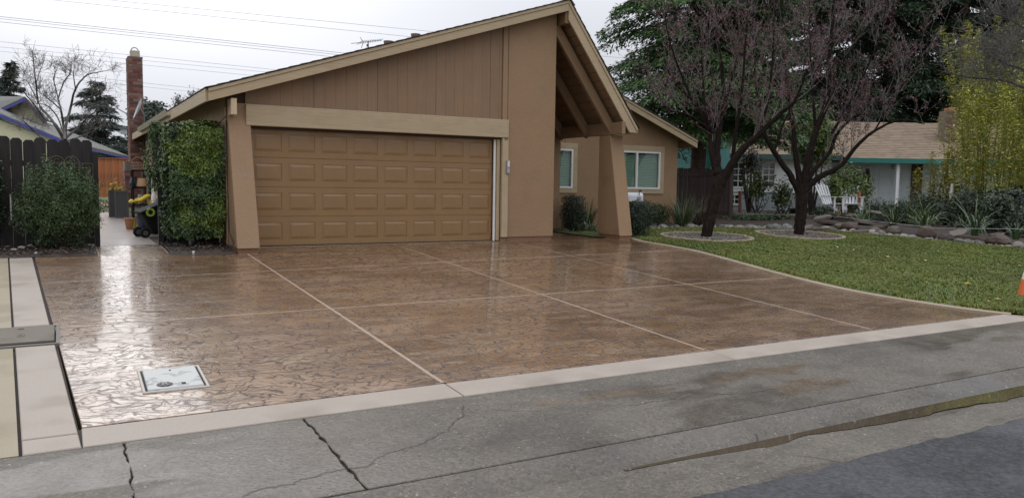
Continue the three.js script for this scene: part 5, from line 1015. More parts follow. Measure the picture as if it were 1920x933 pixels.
{ // fence and turquoise shed behind the redwood trunk
  const d = 27, a = atD(1262, 400, d), b = atD(1372, 400, d), L = Math.hypot(b.x - a.x, b.z - a.z), f = thing('brown_fence', 'brown board fence between the house wing and the garden', 'fence', [a.x, groundY(a.x, a.z), a.z], -Math.atan2(b.z - a.z, b.x - a.x)), top = atD(1290, 316, d).y - f.position.y;
  const g = bx(0.145, top, 0.02, 0, top / 2, 0), n = Math.round(L / 0.152); for (let i = 0; i < n; i++) { const m = mesh('board', g, brownFence[i % 2], f); m.position.set(0.08 + i * 0.152, 0.02 * R(), 0.006 * R()); m.scale.y = 1 + 0.012 * (R() - 0.5); }
  mesh('rail', bx(L, 0.1, 0.04, L / 2, top - 0.2, 0.03), brownFence[0], f); mesh('rail', bx(L, 0.1, 0.04, L / 2, 0.3, 0.03), brownFence[0], f);
  const p = atD(1300, 340, 33), s = thing('turquoise_shed', 'turquoise boarded shed showing above the brown fence', 'shed', [p.x, groundY(p.x, p.z), p.z], -yaw), tq = paint([0.2, 0.5, 0.47]); s.updateMatrixWorld(); const y1 = s.worldToLocal(atD(1290, 258, 33)).y;
  for (let i = 0; i < 9; i++) mesh('board', bx(0.33, y1, 0.04, -1.4 + i * 0.34, y1 / 2, 0), tq, s); mesh('trim', bx(0.16, y1, 0.06, 0.62, y1 / 2, 0.03), paint([0.02, 0.17, 0.13]), s); mesh('roof', prism([[-1.7, y1], [1.8, y1], [1.8, y1 + 0.08], [-1.7, y1 + 0.08]], 'z', -2, 0.2), roofMat([0.25, 0.17, 0.12]), s);
}
// ---------------------------------------------------------------- tall conifers
{
  const gA = [[0.055, 0.115, 0.034], [0.08, 0.15, 0.044], [0.04, 0.08, 0.028], [0.105, 0.18, 0.05]];
  const A = conifer({ h: 17, r: 3.5, y0: 2.9, seed: 41, n: 230000, colors: gA, droop: 0.16, spray: 0.16, trunkR: 0.3, taper: 0.45, gap: 0.4, sprayW: 0.32, dense: 0.24 });
  const p = atD(1309, 400, 28); coniferThing('redwood_tree', 'tall bright green redwood with reddish trunk behind the house wing', A, [p.x, groundY(p.x, p.z), p.z], 0.5, 1);
  const gB = [[0.028, 0.05, 0.026], [0.038, 0.066, 0.031], [0.02, 0.036, 0.02], [0.048, 0.078, 0.034]];
  const B = conifer({ h: 21, r: 4.3, y0: 2.2, seed: 43, n: 52000, colors: gB, droop: 0.3, dense: 0.6, spray: 0.3, trunkR: 0.4, taper: 0.6, gap: 0.9, sprayW: 0.3 });
  const C = conifer({ h: 20, r: 3.8, y0: 2.0, seed: 47, n: 48000, colors: gB, droop: 0.38, dense: 0.6, spray: 0.3, trunkR: 0.4, taper: 0.55, gap: 1.0, sprayW: 0.28 });
  const place = [[1395, 47, B, 0.3, 1.0], [1520, 46, B, 2.4, 1.02], [1592, 50, C, 4.1, 1.02], [1655, 46, C, 0.9, 1.05], [1722, 52, B, 5.1, 1.05], [1790, 46, B, 3.5, 1.08], [1862, 50, C, 2.7, 1.1], [1935, 46, B, 1.2, 1.02], [1350, 54, C, 3.0, 0.95]];
  place.forEach(([px, d, pr, turn, sc]) => { const q = atD(px, 340, d); coniferThing('dark_conifer', 'tall dark conifer in the row behind the low white house', pr, [q.x, groundY(q.x, q.z), q.z], turn, sc, 'dark conifers behind the white house'); });
}
// ---------------------------------------------------------------- the two plum trees on the lawn
const stoneGeos = [0, 1, 2, 3, 4].map((k) => { const g = new THREE.IcosahedronGeometry(1, 2), p = g.attributes.position, n = V(0, 0, 0); for (let i = 0; i < p.count; i++) { n.fromBufferAttribute(p, i); const f = 0.82 + 0.35 * fbm(n.x * 1.7 + k * 9 + 5, n.y * 1.7 + n.z * 1.3 + 5, 3, k); p.setXYZ(i, n.x * f, n.y * f * 0.75, n.z * f); } g.computeVertexNormals(); return g; });
function plumTree(label, base, depth, limbsPx, seed, opt, burls) {
  const t = thing('plum_tree', label, 'tree', base, 0, 'plum trees on the lawn'), r = rng(seed), q = (px, py, dd = 0) => atD(px, py, depth + dd).sub(t.position);
  const limbs = limbsPx.map(({ p, r0, r1, k }) => { const off = (r() - 0.5) * 1.8; return { pts: p.map(([x, y, fix], i) => fix ? q(x, y) : q(x, y, off * (i / (p.length - 1)))), r0: r0 * 0.72, r1: r1 * 0.72, k }; });
  limbs[0].pts[0].set(0, -0.05, 0);
  const g = branchy(limbs, { seed: seed + 1, ...opt });
  for (const [px, py, s] of burls) { const m = mesh('burl', stoneGeos[2], darkBark, t); m.position.copy(q(px, py)); m.scale.set(s, s * 1.3, s); m.rotation.y = px; }
  mesh('trunk', g.trunk, darkBark, t); mesh('twigs', g.fine, std([0.16, 0.13, 0.122], { roughness: 0.7 }), t).userData.kind = 'stuff'; mesh('leaves', g.leaves, leafMat, t).userData.kind = 'stuff'; return t;
}
const plumLeaves = [[0.14, 0.035, 0.045], [0.1, 0.03, 0.038], [0.2, 0.04, 0.048], [0.13, 0.07, 0.072], [0.09, 0.055, 0.056]];
{
  const b1 = onGround(1322, 447), b2 = onGround(1497, 443);
  const opt = { whip: 0.15, shoots: 10, shootLen: 1.5, upBias: 0.85, twigs: 4.5, twigLen: 0.3, levels: 2, leafN: 3.0, leafSize: 0.055, leafColors: plumLeaves, spread: 0.65, thin: 0.003, from: 0.25 };
  plumTree('leaning plum tree with bare whips in the gravel ring beside the driveway', b1, 18.6, [
    { p: [[1322, 449, 1], [1327, 430, 1], [1336, 390, 1], [1346, 350, 1], [1352, 322, 1]], r0: 0.175, r1: 0.21, k: 0 },
    { p: [[1350, 345, 1], [1336, 290], [1330, 240], [1300, 190], [1262, 150], [1245, 110]], r0: 0.13, r1: 0.02 },
    { p: [[1348, 340, 1], [1345, 290], [1350, 230], [1358, 180], [1352, 120], [1345, 50], [1340, -40]], r0: 0.13, r1: 0.02, k: 1.2 },
    { p: [[1338, 250], [1322, 200], [1318, 140], [1312, 60], [1300, -30]], r0: 0.06, r1: 0.015 },
    { p: [[1352, 345, 1], [1385, 290], [1425, 250], [1462, 215], [1492, 188], [1510, 140]], r0: 0.14, r1: 0.03 },
    { p: [[1374, 300], [1380, 250], [1388, 200], [1395, 130], [1400, 40], [1405, -40]], r0: 0.07, r1: 0.018, k: 1.2 },
    { p: [[1425, 250], [1440, 190], [1448, 120], [1452, 40], [1455, -40]], r0: 0.06, r1: 0.016 },
    { p: [[1355, 210], [1372, 150], [1385, 80], [1380, -10]], r0: 0.05, r1: 0.014, k: 1.2 },
    { p: [[1300, 190], [1270, 120], [1250, 50], [1245, -20]], r0: 0.045, r1: 0.012 },
    { p: [[1330, 240], [1290, 215], [1255, 205], [1232, 170]], r0: 0.04, r1: 0.012 },
  ], 61, opt, [[1350, 342, 0.15], [1346, 322, 0.12], [1357, 330, 0.12]]);
  plumTree('spreading plum tree with long side limbs in the gravel ring near the stones', b2, 20.05, [
    { p: [[1497, 445, 1], [1500, 425, 1], [1503, 390, 1], [1504, 365, 1], [1505, 345, 1]], r0: 0.17, r1: 0.24, k: 0 },
    { p: [[1500, 362, 1], [1480, 325], [1452, 285], [1432, 245], [1425, 200], [1415, 120], [1410, 20]], r0: 0.12, r1: 0.02 },
    { p: [[1503, 355, 1], [1494, 300], [1488, 240], [1478, 180], [1470, 100], [1465, 0]], r0: 0.12, r1: 0.02 },
    { p: [[1507, 355, 1], [1516, 300], [1532, 240], [1552, 190], [1556, 120], [1562, 50], [1566, -40]], r0: 0.15, r1: 0.05, k: 1.3 },
    { p: [[1508, 358, 1], [1540, 330], [1575, 312], [1605, 275], [1640, 245], [1690, 225], [1735, 232]], r0: 0.12, r1: 0.014 },
    { p: [[1507, 352, 1], [1530, 315], [1556, 285], [1568, 255], [1600, 220], [1650, 190], [1700, 165]], r0: 0.1, r1: 0.015 },
    { p: [[1560, 250], [1590, 200], [1620, 140], [1650, 70], [1665, 0]], r0: 0.055, r1: 0.015 },
    { p: [[1530, 245], [1525, 180], [1520, 100], [1518, -20]], r0: 0.06, r1: 0.016 },
    { p: [[1555, 150], [1590, 100], [1625, 50], [1650, -20]], r0: 0.05, r1: 0.014 },
    { p: [[1640, 245], [1680, 180], [1720, 120], [1745, 60]], r0: 0.035, r1: 0.01 },
    { p: [[1452, 285], [1470, 230], [1500, 170], [1510, 90], [1505, 0]], r0: 0.05, r1: 0.014 },
  ], 67, { ...opt, shootLen: 1.45 }, [[1504, 356, 0.16]]);
  // a reaching branch of a bare tree that stands beyond the lawn
  const bt = atD(2010, 420, 17), bb = thing('grey_tree', 'grey bare tree reaching in over the bamboo', 'tree', [bt.x, groundY(bt.x, bt.z), bt.z]), qq = (px, py, d = 17) => atD(px, py, d).sub(bb.position);
  const g = branchy([{ pts: [V(0, 0, 0), qq(2005, 300), qq(1990, 160), qq(1985, 40), qq(1980, -60)], r0: 0.16, r1: 0.1, k: 0 }, { pts: [qq(1988, 150), qq(1920, 130), qq(1870, 112), qq(1840, 90)], r0: 0.04, r1: 0.01 }, { pts: [qq(1990, 160), qq(1930, 165), qq(1880, 150), qq(1820, 145), qq(1760, 132)], r0: 0.045, r1: 0.008 }, { pts: [qq(1985, 60), qq(1940, 60), qq(1900, 40), qq(1860, 20)], r0: 0.04, r1: 0.01 }, { pts: [qq(1985, 80), qq(1930, 100), qq(1890, 90)], r0: 0.03, r1: 0.01 }], { seed: 71, shoots: 16, shootLen: 0.7, upBias: 0.3, twigs: 6, twigLen: 0.25, levels: 2, leafN: 0.8, leafSize: 0.04, leafColors: [[0.1, 0.095, 0.06], [0.08, 0.07, 0.06]], spread: 0.9, thin: 0.004 });
  mesh('trunk', g.trunk, greyBark, bb); mesh('twigs', g.fine, std([0.13, 0.12, 0.11]), bb).userData.kind = 'stuff'; mesh('leaves', g.leaves, leafMat, bb).userData.kind = 'stuff';
  // gravel rings under the plums
  for (const [c, rx, rz, l, lg] of [[b1, 1.12, 0.95, 'concrete ring around the leaning plum tree', 'grey gravel inside the ring of the leaning plum tree'], [b2, 1.1, 1.0, 'concrete ring around the spreading plum tree', 'grey gravel inside the ring of the spreading plum tree']]) {
    const t = thing('tree_ring', l, 'edging', [c.x + 0.06, 0, c.z], 0, 'rings round the plum trees');
    for (let i = 0; i < 22; i++) { const a = i / 22 * 6.283, x = Math.cos(a) * rx, z = Math.sin(a) * rz, m = mesh('edging_block', rb(0.29, 0.1, 0.1, 0, 0, 0, 0.02, 2), borderWarm, t); m.position.set(x, lawnY(c.x + x, c.z + z) + 0.0 + 0.012 * R(), z); m.rotation.y = -Math.atan2(rz * Math.cos(a), -rx * Math.sin(a)); }
    const N = 2600, ig = new THREE.IcosahedronGeometry(0.022, 0), im = new THREE.InstancedMesh(ig, std([0.2, 0.18, 0.16]), N), M = new THREE.Matrix4(), Q = new THREE.Quaternion(), r = rng(Math.round(c.x * 10)), cc = new THREE.Color();
    for (let i = 0; i < N; i++) { const a = r() * 6.283, q = Math.sqrt(r()) * 0.95, x = c.x + 0.06 + Math.cos(a) * rx * q, z = c.z + Math.sin(a) * rz * q; Q.setFromEuler(new THREE.Euler(r() * 6, r() * 6, r() * 6)); const s = 0.5 + 0.9 * r(); M.compose(V(x, lawnY(x, z) + 0.012 + 0.015 * r(), z), Q, V(s * 1.3, s * 0.7, s)); im.setMatrixAt(i, M); const k = 0.35 + 1.1 * r() * r(); im.setColorAt(i, cc.setRGB(k, k * 0.96, k * 0.9)); }
    im.name = numbered('ring_gravel'); im.userData = { kind: 'stuff', label: lg, category: 'gravel' }; im.castShadow = im.receiveShadow = true; scene.add(im);
    const soil = mesh('ring_soil', new THREE.CircleGeometry(1, 28).rotateX(-Math.PI / 2), soilMat); soil.scale.set(rx, 1, rz); soil.position.set(c.x + 0.06, lawnY(c.x, c.z) + 0.014, c.z); soil.rotation.x = 0.03; soil.userData = { kind: 'structure', label: lg.replace('grey gravel', 'dark soil'), category: 'soil' };
  }
}
// ---------------------------------------------------------------- stones along the lawn
const stoneTex = texSet(256, 256, (u, v) => { const n = fbm(u * 6, v * 6, 5, 3, 6), k = 0.6 + 0.8 * n; return { c: [k, k, k], h: n, r: 0.6 + 0.2 * n }; }, 1);
const stoneMats = [[0.2, 0.195, 0.18], [0.14, 0.135, 0.13], [0.26, 0.24, 0.2], [0.17, 0.14, 0.11], [0.1, 0.1, 0.1], [0.3, 0.26, 0.19]].map((c) => std(c, { ...stoneTex, roughness: 0.8, bumpScale: 0.01 }));
const boulderMats = [[0.07, 0.045, 0.03], [0.058, 0.04, 0.03], [0.1, 0.08, 0.06]].map((c) => std(c, { ...stoneTex, roughness: 0.85, bumpScale: 0.03 }));
{
  const t = thing('stone_border', 'curving border of grey river stones between lawn and garden bed', 'border'), r = rng(101);
  for (let i = 0; i < 290; i++) {
    const u = 0.02 + 0.93 * r(), p = rockCurve.getPoint(u), tg = rockCurve.getTangent(u), o = (r() * 0.75) - 0.05, x = p.x + tg.z * o, z = p.z - tg.x * o, s = (0.045 + 0.09 * r() * r()) * (o > 0.4 ? 1.25 : 1);
    const m = mesh('stone', pick(stoneGeos, r), pick(stoneMats, r), t); m.position.set(x, lawnY(x, z) + s * 0.3 - (z < lawnBack(x) - 0.5 ? 0.06 : 0) + 0.01, z); m.scale.set(s * (1 + 0.6 * r()), s * (0.7 + 0.4 * r()), s); m.rotation.set(0.4 * r(), r() * 6, 0.4 * r());
  }
  const N = 5000, im = new THREE.InstancedMesh(new THREE.IcosahedronGeometry(0.03, 0), std([0.2, 0.19, 0.175]), N), M = new THREE.Matrix4(), Q = new THREE.Quaternion(), cc = new THREE.Color();
  for (let i = 0; i < N; i++) { const u = r(), p = rockCurve.getPoint(u), tg = rockCurve.getTangent(u), o = r() * 0.95 - 0.08, x = p.x + tg.z * o, z = p.z - tg.x * o; Q.setFromEuler(new THREE.Euler(r() * 6, r() * 6, r() * 6)); const s = 0.4 + r(); M.compose(V(x, lawnY(x, z) + 0.012 - (z < lawnBack(x) - 0.5 ? 0.07 : 0), z), Q, V(s * 1.3, s * 0.7, s)); im.setMatrixAt(i, M); const k = 0.3 + 1.1 * r(); im.setColorAt(i, cc.setRGB(k, k * 0.97, k * 0.9)); }
  im.name = 'border_gravel'; im.userData = { kind: 'stuff', label: 'small gravel between the river stones of the border', category: 'gravel' }; im.castShadow = im.receiveShadow = true; scene.add(im);
  // garden bed behind, slightly raised
  const off = (u, o) => { const p = rockCurve.getPoint(u), tg = rockCurve.getTangent(u); return V(p.x + tg.z * o, 0, p.z - tg.x * o); };
  const s = new Soup(), bedY = (p, o) => lawnY(p.x, p.z) + 0.1 * sstep(0.7, 2.2, o) + 0.08 * (fbm(p.x * 3, p.z * 3, 3, 3) - 0.5) - 0.03;
  const O = [0.7, 1.1, 1.6, 2.2, 3, 5, 8, 14]; for (let i = 0; i < 60; i++) for (let k = 0; k + 1 < O.length; k++) { const a = off(i / 60, O[k]), b = off((i + 1) / 60, O[k]), c = off((i + 1) / 60, O[k + 1]), d = off(i / 60, O[k + 1]); a.y = bedY(a, O[k]); b.y = bedY(b, O[k]); c.y = bedY(c, O[k + 1]); d.y = bedY(d, O[k + 1]); s.quad(a, b, c, d); }
  const g = s.geo(); planarUV(g); struct('garden_bed', g, soilMat, 'dark planted soil bed behind the river stones').userData.category = 'soil';
}
const bedPoint = (px, py, lift = 0.12) => { const d = ray(px, py); let t = (lift - camPos.y) / d.y; const p = along(px, py, t); return p; };
{
  const boulder = (px, py, w, l, mi = 0, sq = 0.7, dy = 0) => { const p = onGround(px, py), dep = p.clone().sub(camPos).dot(fw), s = w * 0.62 * dep / F / 2, m = mesh('boulder', stoneGeos[Math.floor(px) % 5], boulderMats[mi]); m.position.set(p.x, p.y + s * sq * 0.5 + dy, p.z); m.scale.set(s, s * sq * 1.25, s * 0.8); m.rotation.y = px; tag(m, l, 'boulder', 'brown boulders along the stone border'); };
  boulder(1594, 432, 62, 'long brown boulder beneath the stacked flat stones', 0, 0.6); boulder(1676, 440, 46, 'small grey brown boulder right after the stone stack', 2, 0.85); boulder(1737, 448, 60, 'tall rounded red brown boulder beside strappy leaves', 0, 1.0); boulder(1774, 453, 44, 'low triangular brown boulder beside the tall rounded one', 1, 0.8); boulder(1872, 460, 76, 'widest flat topped brown boulder by the stone border', 0, 0.65); boulder(1640, 436, 40, 'low grey stone tucked under the tilted slab', 2, 0.6); boulder(1810, 452, 50, 'flat brown boulder with a slab leaning on it', 1, 0.5); boulder(1560, 436, 34, 'small round grey boulder at the foot of the stack', 2, 0.7);
  boulder(1092, 430, 38, 'pale rounded rock beside the porch shrub', 2, 0.7, 0.05); boulder(1062, 434, 30, 'flat grey rock at the foot of the porch shrub', 2, 0.4); boulder(1222, 452, 14, 'small pale rock between lawn and boxy shrub', 2, 0.8); boulder(1345, 400, 40, 'grey brown rock in front of the brown fence', 2, 0.9, 0.1);
  // stack of flat stones
  const st = thing('stone_stack', 'loose stack of flat brown stone slabs behind the river stones', 'stones'), r = rng(33);
  const slabG = [0, 1, 2, 3].map((k) => { const n = 7, pts = []; for (let i = 0; i < n; i++) { const a = i / n * 6.283, q = 0.75 + 0.35 * hash(i, k, 9); pts.push([Math.cos(a) * q * 0.5, Math.sin(a) * q * 0.32]); } return prism(pts, 'y', -0.05, 0.05, 0.015); });
  const sm = [[0.11, 0.078, 0.056], [0.085, 0.06, 0.045], [0.14, 0.115, 0.09], [0.19, 0.18, 0.15]].map((c) => std(c, { ...stoneTex, roughness: 0.85, bumpScale: 0.02 }));
  for (const [px, py, w, tilt, mi, lift] of [[1530, 428, 46, 0.1, 0, 0.05], [1555, 420, 50, -0.15, 1, 0.12], [1585, 424, 56, 0.1, 0, 0.1], [1535, 414, 40, 0.25, 2, 0.2], [1562, 410, 48, -0.1, 0, 0.28], [1592, 412, 52, 0.05, 1, 0.22], [1620, 420, 48, -0.2, 2, 0.12], [1640, 414, 56, -0.5, 3, 0.26], [1615, 408, 50, 0.1, 0, 0.3], [1545, 403, 34, -0.2, 1, 0.36], [1655, 426, 40, 0.1, 1, 0.08], [1790, 440, 46, 0.3, 2, 0.12], [1830, 446, 56, -0.1, 0, 0.08], [1812, 436, 40, 0.15, 3, 0.16], [1860, 444, 40, 0.1, 1, 0.14], [1605, 430, 50, 0.05, 1, 0.02], [1512, 424, 30, 0.2, 2, 0.04], [1580, 402, 44, 0.1, 2, 0.38]]) {
    const p = onGround(px, py + 6), dep = p.clone().sub(camPos).dot(fw), m = mesh('slab', pick(slabG, r), sm[mi], st), w2 = w * dep / F; p.add(V(-0.25, 0, 0.15)); m.position.set(p.x + 0.3 * (r() - 0.5), lawnY(p.x, p.z) + lift, p.z + 0.3 * (r() - 0.5)); m.scale.set(w2, 1, w2); m.rotation.set(tilt * 0.4, -yaw + (r() - 0.5), tilt);
  }
}
// ---------------------------------------------------------------- shrubs and plants
{
  const G1 = [[0.05, 0.09, 0.028], [0.035, 0.065, 0.024], [0.07, 0.115, 0.035]], GD = [[0.016, 0.03, 0.014], [0.024, 0.042, 0.018], [0.034, 0.055, 0.024]], GY = [[0.13, 0.19, 0.03], [0.09, 0.15, 0.026], [0.17, 0.21, 0.035], [0.07, 0.115, 0.025]];
  const at = (px, py, d) => { const p = atD(px, py, d); return [p.x, groundY(p.x, p.z), p.z]; };
  shrub('boxy_shrub', 'clipped dark green shrub beside the porch column and mailbox', [8.72, groundY(0, -0.05), -0.12], { n: 7000, rx: 0.3, ry: 0.43, rz: 0.3, size: 0.04, colors: GD, seed: 201, boxy: 0.75, lump: 0.12, inner: 0.3 });
  shrub('boxy_shrub', 'clipped narrow dark shrub below the half hidden window', [8.25, 0.02, -2.05], { n: 7000, rx: 0.29, ry: 0.46, rz: 0.3, size: 0.04, colors: GD, seed: 202, boxy: 0.7, lump: 0.15, inner: 0.3 });
  shrub('low_hedge', 'low green hedge under the wing window', [10.85, 0.03, -2.6], { n: 9000, rx: 1.05, ry: 0.36, rz: 0.26, size: 0.045, colors: G1, seed: 203, boxy: 0.5, lump: 0.25, inner: 0.3 });
  const grassC = [[0.06, 0.1, 0.03], [0.045, 0.08, 0.025], [0.085, 0.12, 0.04]];
  const b0 = atZ(1098, 420, -2.6); strap('ornamental_grass', 'tuft of long green grass against the wing wall behind the column', V(b0.x, 0.03, -2.5), { n: 150, len: 0.8, w: 0.012, colors: grassC, seed: 211, spread: 0.55, stiff: 0.7 });
  strap('ornamental_grass', 'large arching green grass tuft under the corner of the wing', V(12.15, 0.03, -2.35), { n: 260, len: 0.95, w: 0.012, colors: grassC, seed: 212, spread: 0.6, stiff: 0.6, base: 0.25 });
  strap('ornamental_grass', 'reddish brown arching grass tuft by the brown fence', V(13.3, 0.04, -2.9), { n: 260, len: 0.95, w: 0.011, colors: [[0.1, 0.06, 0.04], [0.08, 0.055, 0.035], [0.07, 0.07, 0.035]], seed: 213, spread: 0.75, stiff: 0.4, base: 0.25 });
  for (const [px, l] of [[1085, 'pale striped leaf clump nearest the porch shrub'], [1100, 'pale striped leaf clump in the middle below the grass tuft'], [1112, 'pale striped leaf clump beside the column foot']]) { const p = atZ(px, 424, -1.9); strap('striped_plant', l, V(p.x, 0.02, -1.9), { n: 45, len: 0.3, w: 0.02, colors: [[0.16, 0.2, 0.1], [0.08, 0.12, 0.04], [0.28, 0.3, 0.2]], seed: px, spread: 0.8, stiff: 0.3 }, 'striped plants in the porch bed'); }
  // garden bed by the stones: strappy clumps
  const sc = [[0.055, 0.1, 0.035], [0.08, 0.13, 0.045], [0.11, 0.155, 0.06], [0.045, 0.08, 0.03]];
  const clumps = [[1440, 408, 0.3], [1475, 412, 0.3], [1420, 405, 0.25], [1625, 400, 0.55], [1655, 396, 0.6], [1690, 402, 0.7], [1722, 398, 0.6], [1760, 404, 0.55], [1705, 420, 0.55], [1672, 416, 0.45], [1745, 424, 0.5], [1838, 434, 0.5], [1905, 446, 0.5], [1800, 412, 0.5], [1590, 398, 0.4], [1870, 424, 0.5]];
  { const cr2 = rng(808); for (let i = 0; i < 16; i++) clumps.push([lerp(1600, 1915, cr2()), 0, 0.45 + 0.4 * cr2()]); for (const c of clumps) if (!c[1]) c[1] = lerp(404, 424, cr2()) + (c[0] - 1600) * 0.07; }
  clumps.forEach(([px, py, len], i) => { const p = bedPoint(px, py, 0.1); strap('strap_leaf_clump', 'clump of green strap leaves in the bed behind the stones', V(p.x, p.y - 0.04, p.z), { n: 40, len: len * (0.9 + 0.5 * hash(i, 1, 2)), w: 0.018 + 0.02 * hash(i, 2, 3), colors: sc.map((c) => c.map((v, j) => v * (0.75 + 0.6 * hash(i, 3, 4)) * (j === 2 ? 0.6 + 0.6 * hash(i, 4, 5) : 1))), seed: 300 + i, spread: 0.6 + 0.4 * hash(i, 5, 6), stiff: 0.1 + 0.5 * hash(i, 6, 7) }, 'strap leaf clumps in the garden bed'); });
  { const p = onGround(1578, 424); strap('dry_leaf_clump', 'clump of dry pale brown leaves hanging over the flat stones', V(p.x, p.y + 0.3, p.z), { n: 26, len: 0.6, w: 0.025, colors: [[0.22, 0.16, 0.08], [0.16, 0.12, 0.07], [0.12, 0.12, 0.05]], seed: 333, spread: 0.9, stiff: 0.1 }); }
  shrub('laurel_shrub', 'bright yellow green leafy shrub behind the white garden chairs', at(1585, 400, 28.5), { n: 5200, rx: 1.05, ry: 0.95, rz: 0.8, lift: 0.15, size: 0.11, colors: GY, seed: 221, lump: 0.45, inner: 0.5, stemR: 0.03 });
  shrub('laurel_tree', 'yellow green leafy small tree behind the spreading plum trunk', at(1522, 400, 29.5), { n: 6000, rx: 0.85, ry: 1.35, rz: 0.9, lift: 1.7, size: 0.12, colors: [...GY, [0.05, 0.08, 0.025]], seed: 222, lump: 0.5, inner: 0.5, stemR: 0.05, category: 'tree' });
  shrub('climbing_rose', 'sparse pale green bush in front of the white windows', at(1418, 400, 29), { n: 650, rx: 0.9, ry: 0.8, rz: 0.5, lift: 0.3, size: 0.12, colors: [[0.12, 0.17, 0.035], [0.09, 0.13, 0.03]], seed: 223, lump: 0.7, inner: 0.6, stemR: 0.03 });
  shrub('climbing_rose', 'thin leafy bush between the white windows and spreading plum trunk', at(1468, 400, 28.5), { n: 900, rx: 0.5, ry: 0.75, rz: 0.5, lift: 0.1, size: 0.11, colors: [[0.1, 0.14, 0.03], [0.06, 0.09, 0.025]], seed: 224, lump: 0.7, inner: 0.6, stemR: 0.03 });
  shrub('vine_arch', 'dark twisted vine above the white windows', at(1405, 380, 31), { n: 1100, rx: 0.6, ry: 0.9, rz: 0.4, lift: 1.2, size: 0.1, colors: [[0.05, 0.06, 0.03], [0.07, 0.05, 0.035]], seed: 225, lump: 0.8, inner: 0.7, stemR: 0.04, stems: 12 });
  shrub('ivy_mound', 'low green groundcover mound below the white windows', at(1430, 408, 26), { n: 3000, rx: 1.6, ry: 0.16, rz: 0.5, size: 0.08, colors: G1, seed: 226, lump: 0.4, inner: 0.4 });
  shrub('dark_shrub', 'big dark green shrub at the foot of the bamboo, beside black pots', at(1815, 410, 24), { n: 5000, rx: 0.75, ry: 0.7, rz: 0.6, size: 0.08, colors: GD.concat([[0.06, 0.09, 0.035]]), seed: 227, lump: 0.5, inner: 0.5 });
  shrub('dark_shrub', 'broad leaved dark green shrub at the lawn end of the bed', at(1895, 412, 22.5), { n: 3800, rx: 0.8, ry: 0.75, rz: 0.6, size: 0.13, colors: [[0.03, 0.055, 0.024], [0.05, 0.085, 0.03], [0.02, 0.036, 0.018]], seed: 228, lump: 0.5, inner: 0.5 });
  shrub('dark_shrub', 'loose dark green shrub in front of the dark porch door', at(1735, 405, 27), { n: 2600, rx: 0.8, ry: 0.55, rz: 0.5, size: 0.1, colors: GD.concat(G1), seed: 229, lump: 0.6, inner: 0.5 });
  shrub('dark_shrub', 'small dark green shrub behind the stone stack', at(1665, 402, 27), { n: 1500, rx: 0.6, ry: 0.4, rz: 0.4, size: 0.09, colors: GD.concat(G1), seed: 230, lump: 0.6, inner: 0.5 });
  shrub('dark_shrub', 'dull dark shrub between plum trunk and white windows', at(1545, 408, 27), { n: 1400, rx: 0.55, ry: 0.32, rz: 0.4, size: 0.08, colors: GD.concat(G1), seed: 231, lump: 0.6, inner: 0.5 });
  for (const [px, d, rx, ry, l, sd] of [[1700, 25.5, 0.55, 0.42, 'loose green shrub between strap leaves and the porch post', 251], [1775, 25, 0.6, 0.5, 'dark shrub under the yellow bamboo by the leaning white post', 252], [1850, 23.5, 0.6, 0.55, 'dark shrub beside the flat boulder and black pots', 253], [1640, 26.5, 0.45, 0.4, 'small loose shrub beside the orange brown post', 254], [1920, 21.5, 0.6, 0.5, 'dark shrub past the broad leaved shrub', 255]]) shrub('garden_shrub', l, at(px, 400, d), { n: 2600, rx, ry, rz: 0.45, size: 0.075, colors: GD.concat([[0.07, 0.11, 0.04], [0.05, 0.08, 0.03]]), seed: sd, lump: 0.7, inner: 0.5, lumpScale: 3 });
  // bamboo: culms with drooping leafy side shoots
  const bamboo = (label, px, d, n, h, spread, colors, leavesPer, seed, low) => {
    const p = at(px, 400, d), t = thing('bamboo', label, 'bamboo', p), r = rng(seed), cul = new Soup(), lf = new Soup();
    for (let i = 0; i < n; i++) {
      const a = r() * 6.283, q = Math.sqrt(r()) * spread * 0.55, b = V(Math.cos(a) * q, 0, Math.sin(a) * q), H = h * (0.55 + 0.5 * r()), ln = V(Math.cos(a) * 0.16 * r() + 0.05 * (r() - 0.5), 0, Math.sin(a) * 0.16 * r()), at2 = (t2) => b.clone().add(V(0, H * t2, 0)).addScaledVector(ln, H * t2 * t2 * 1.3);
      cul.tube([0, 0.25, 0.5, 0.75, 1].map(at2), [0.02, 0.019, 0.016, 0.011, 0.004], 5);
      for (let k = 0; k < leavesPer; k++) { const t2 = low + (1 - low) * Math.pow(r(), 0.8), c = at2(t2), o = rdir(r).multiplyScalar((0.12 + 0.5 * Math.sin(Math.PI * Math.min(1, t2 + 0.1))) * spread * 0.42 * r() * 2); o.y *= 0.5; c.add(o); const dir = V(r() - 0.5, -0.3 * r() + 0.08, r() - 0.5).normalize(), nn = V(r() - 0.5, 0.9, r() - 0.5); nn.addScaledVector(dir, -nn.dot(dir)).normalize(); const s = 0.15 * (0.6 + 0.7 * r()); lf.leaf(c, dir, nn, s, s * 0.24, tint(pick(colors, r), 0.25, r)); }
    }
    mesh('culms', cul.geo(), std([0.2, 0.19, 0.05], { roughness: 0.5 }), t).userData.kind = 'stuff'; mesh('leaves', lf.geo(), leafMat, t).userData.kind = 'stuff';
  };
  const YB = [[0.42, 0.4, 0.05], [0.34, 0.34, 0.045], [0.5, 0.44, 0.06], [0.26, 0.29, 0.05]], GB = [[0.34, 0.38, 0.06], [0.42, 0.42, 0.065], [0.22, 0.28, 0.05], [0.5, 0.46, 0.07]];
  bamboo('tall yellow green bamboo with arching tips at the end of the garden', 1868, 25.5, 30, 7.0, 2.0, GB, 620, 241, 0.12);
  bamboo('tallest feathery yellow bamboo behind the brick chimney line', 1838, 28.5, 16, 7.6, 1.4, YB, 650, 242, 0.3);
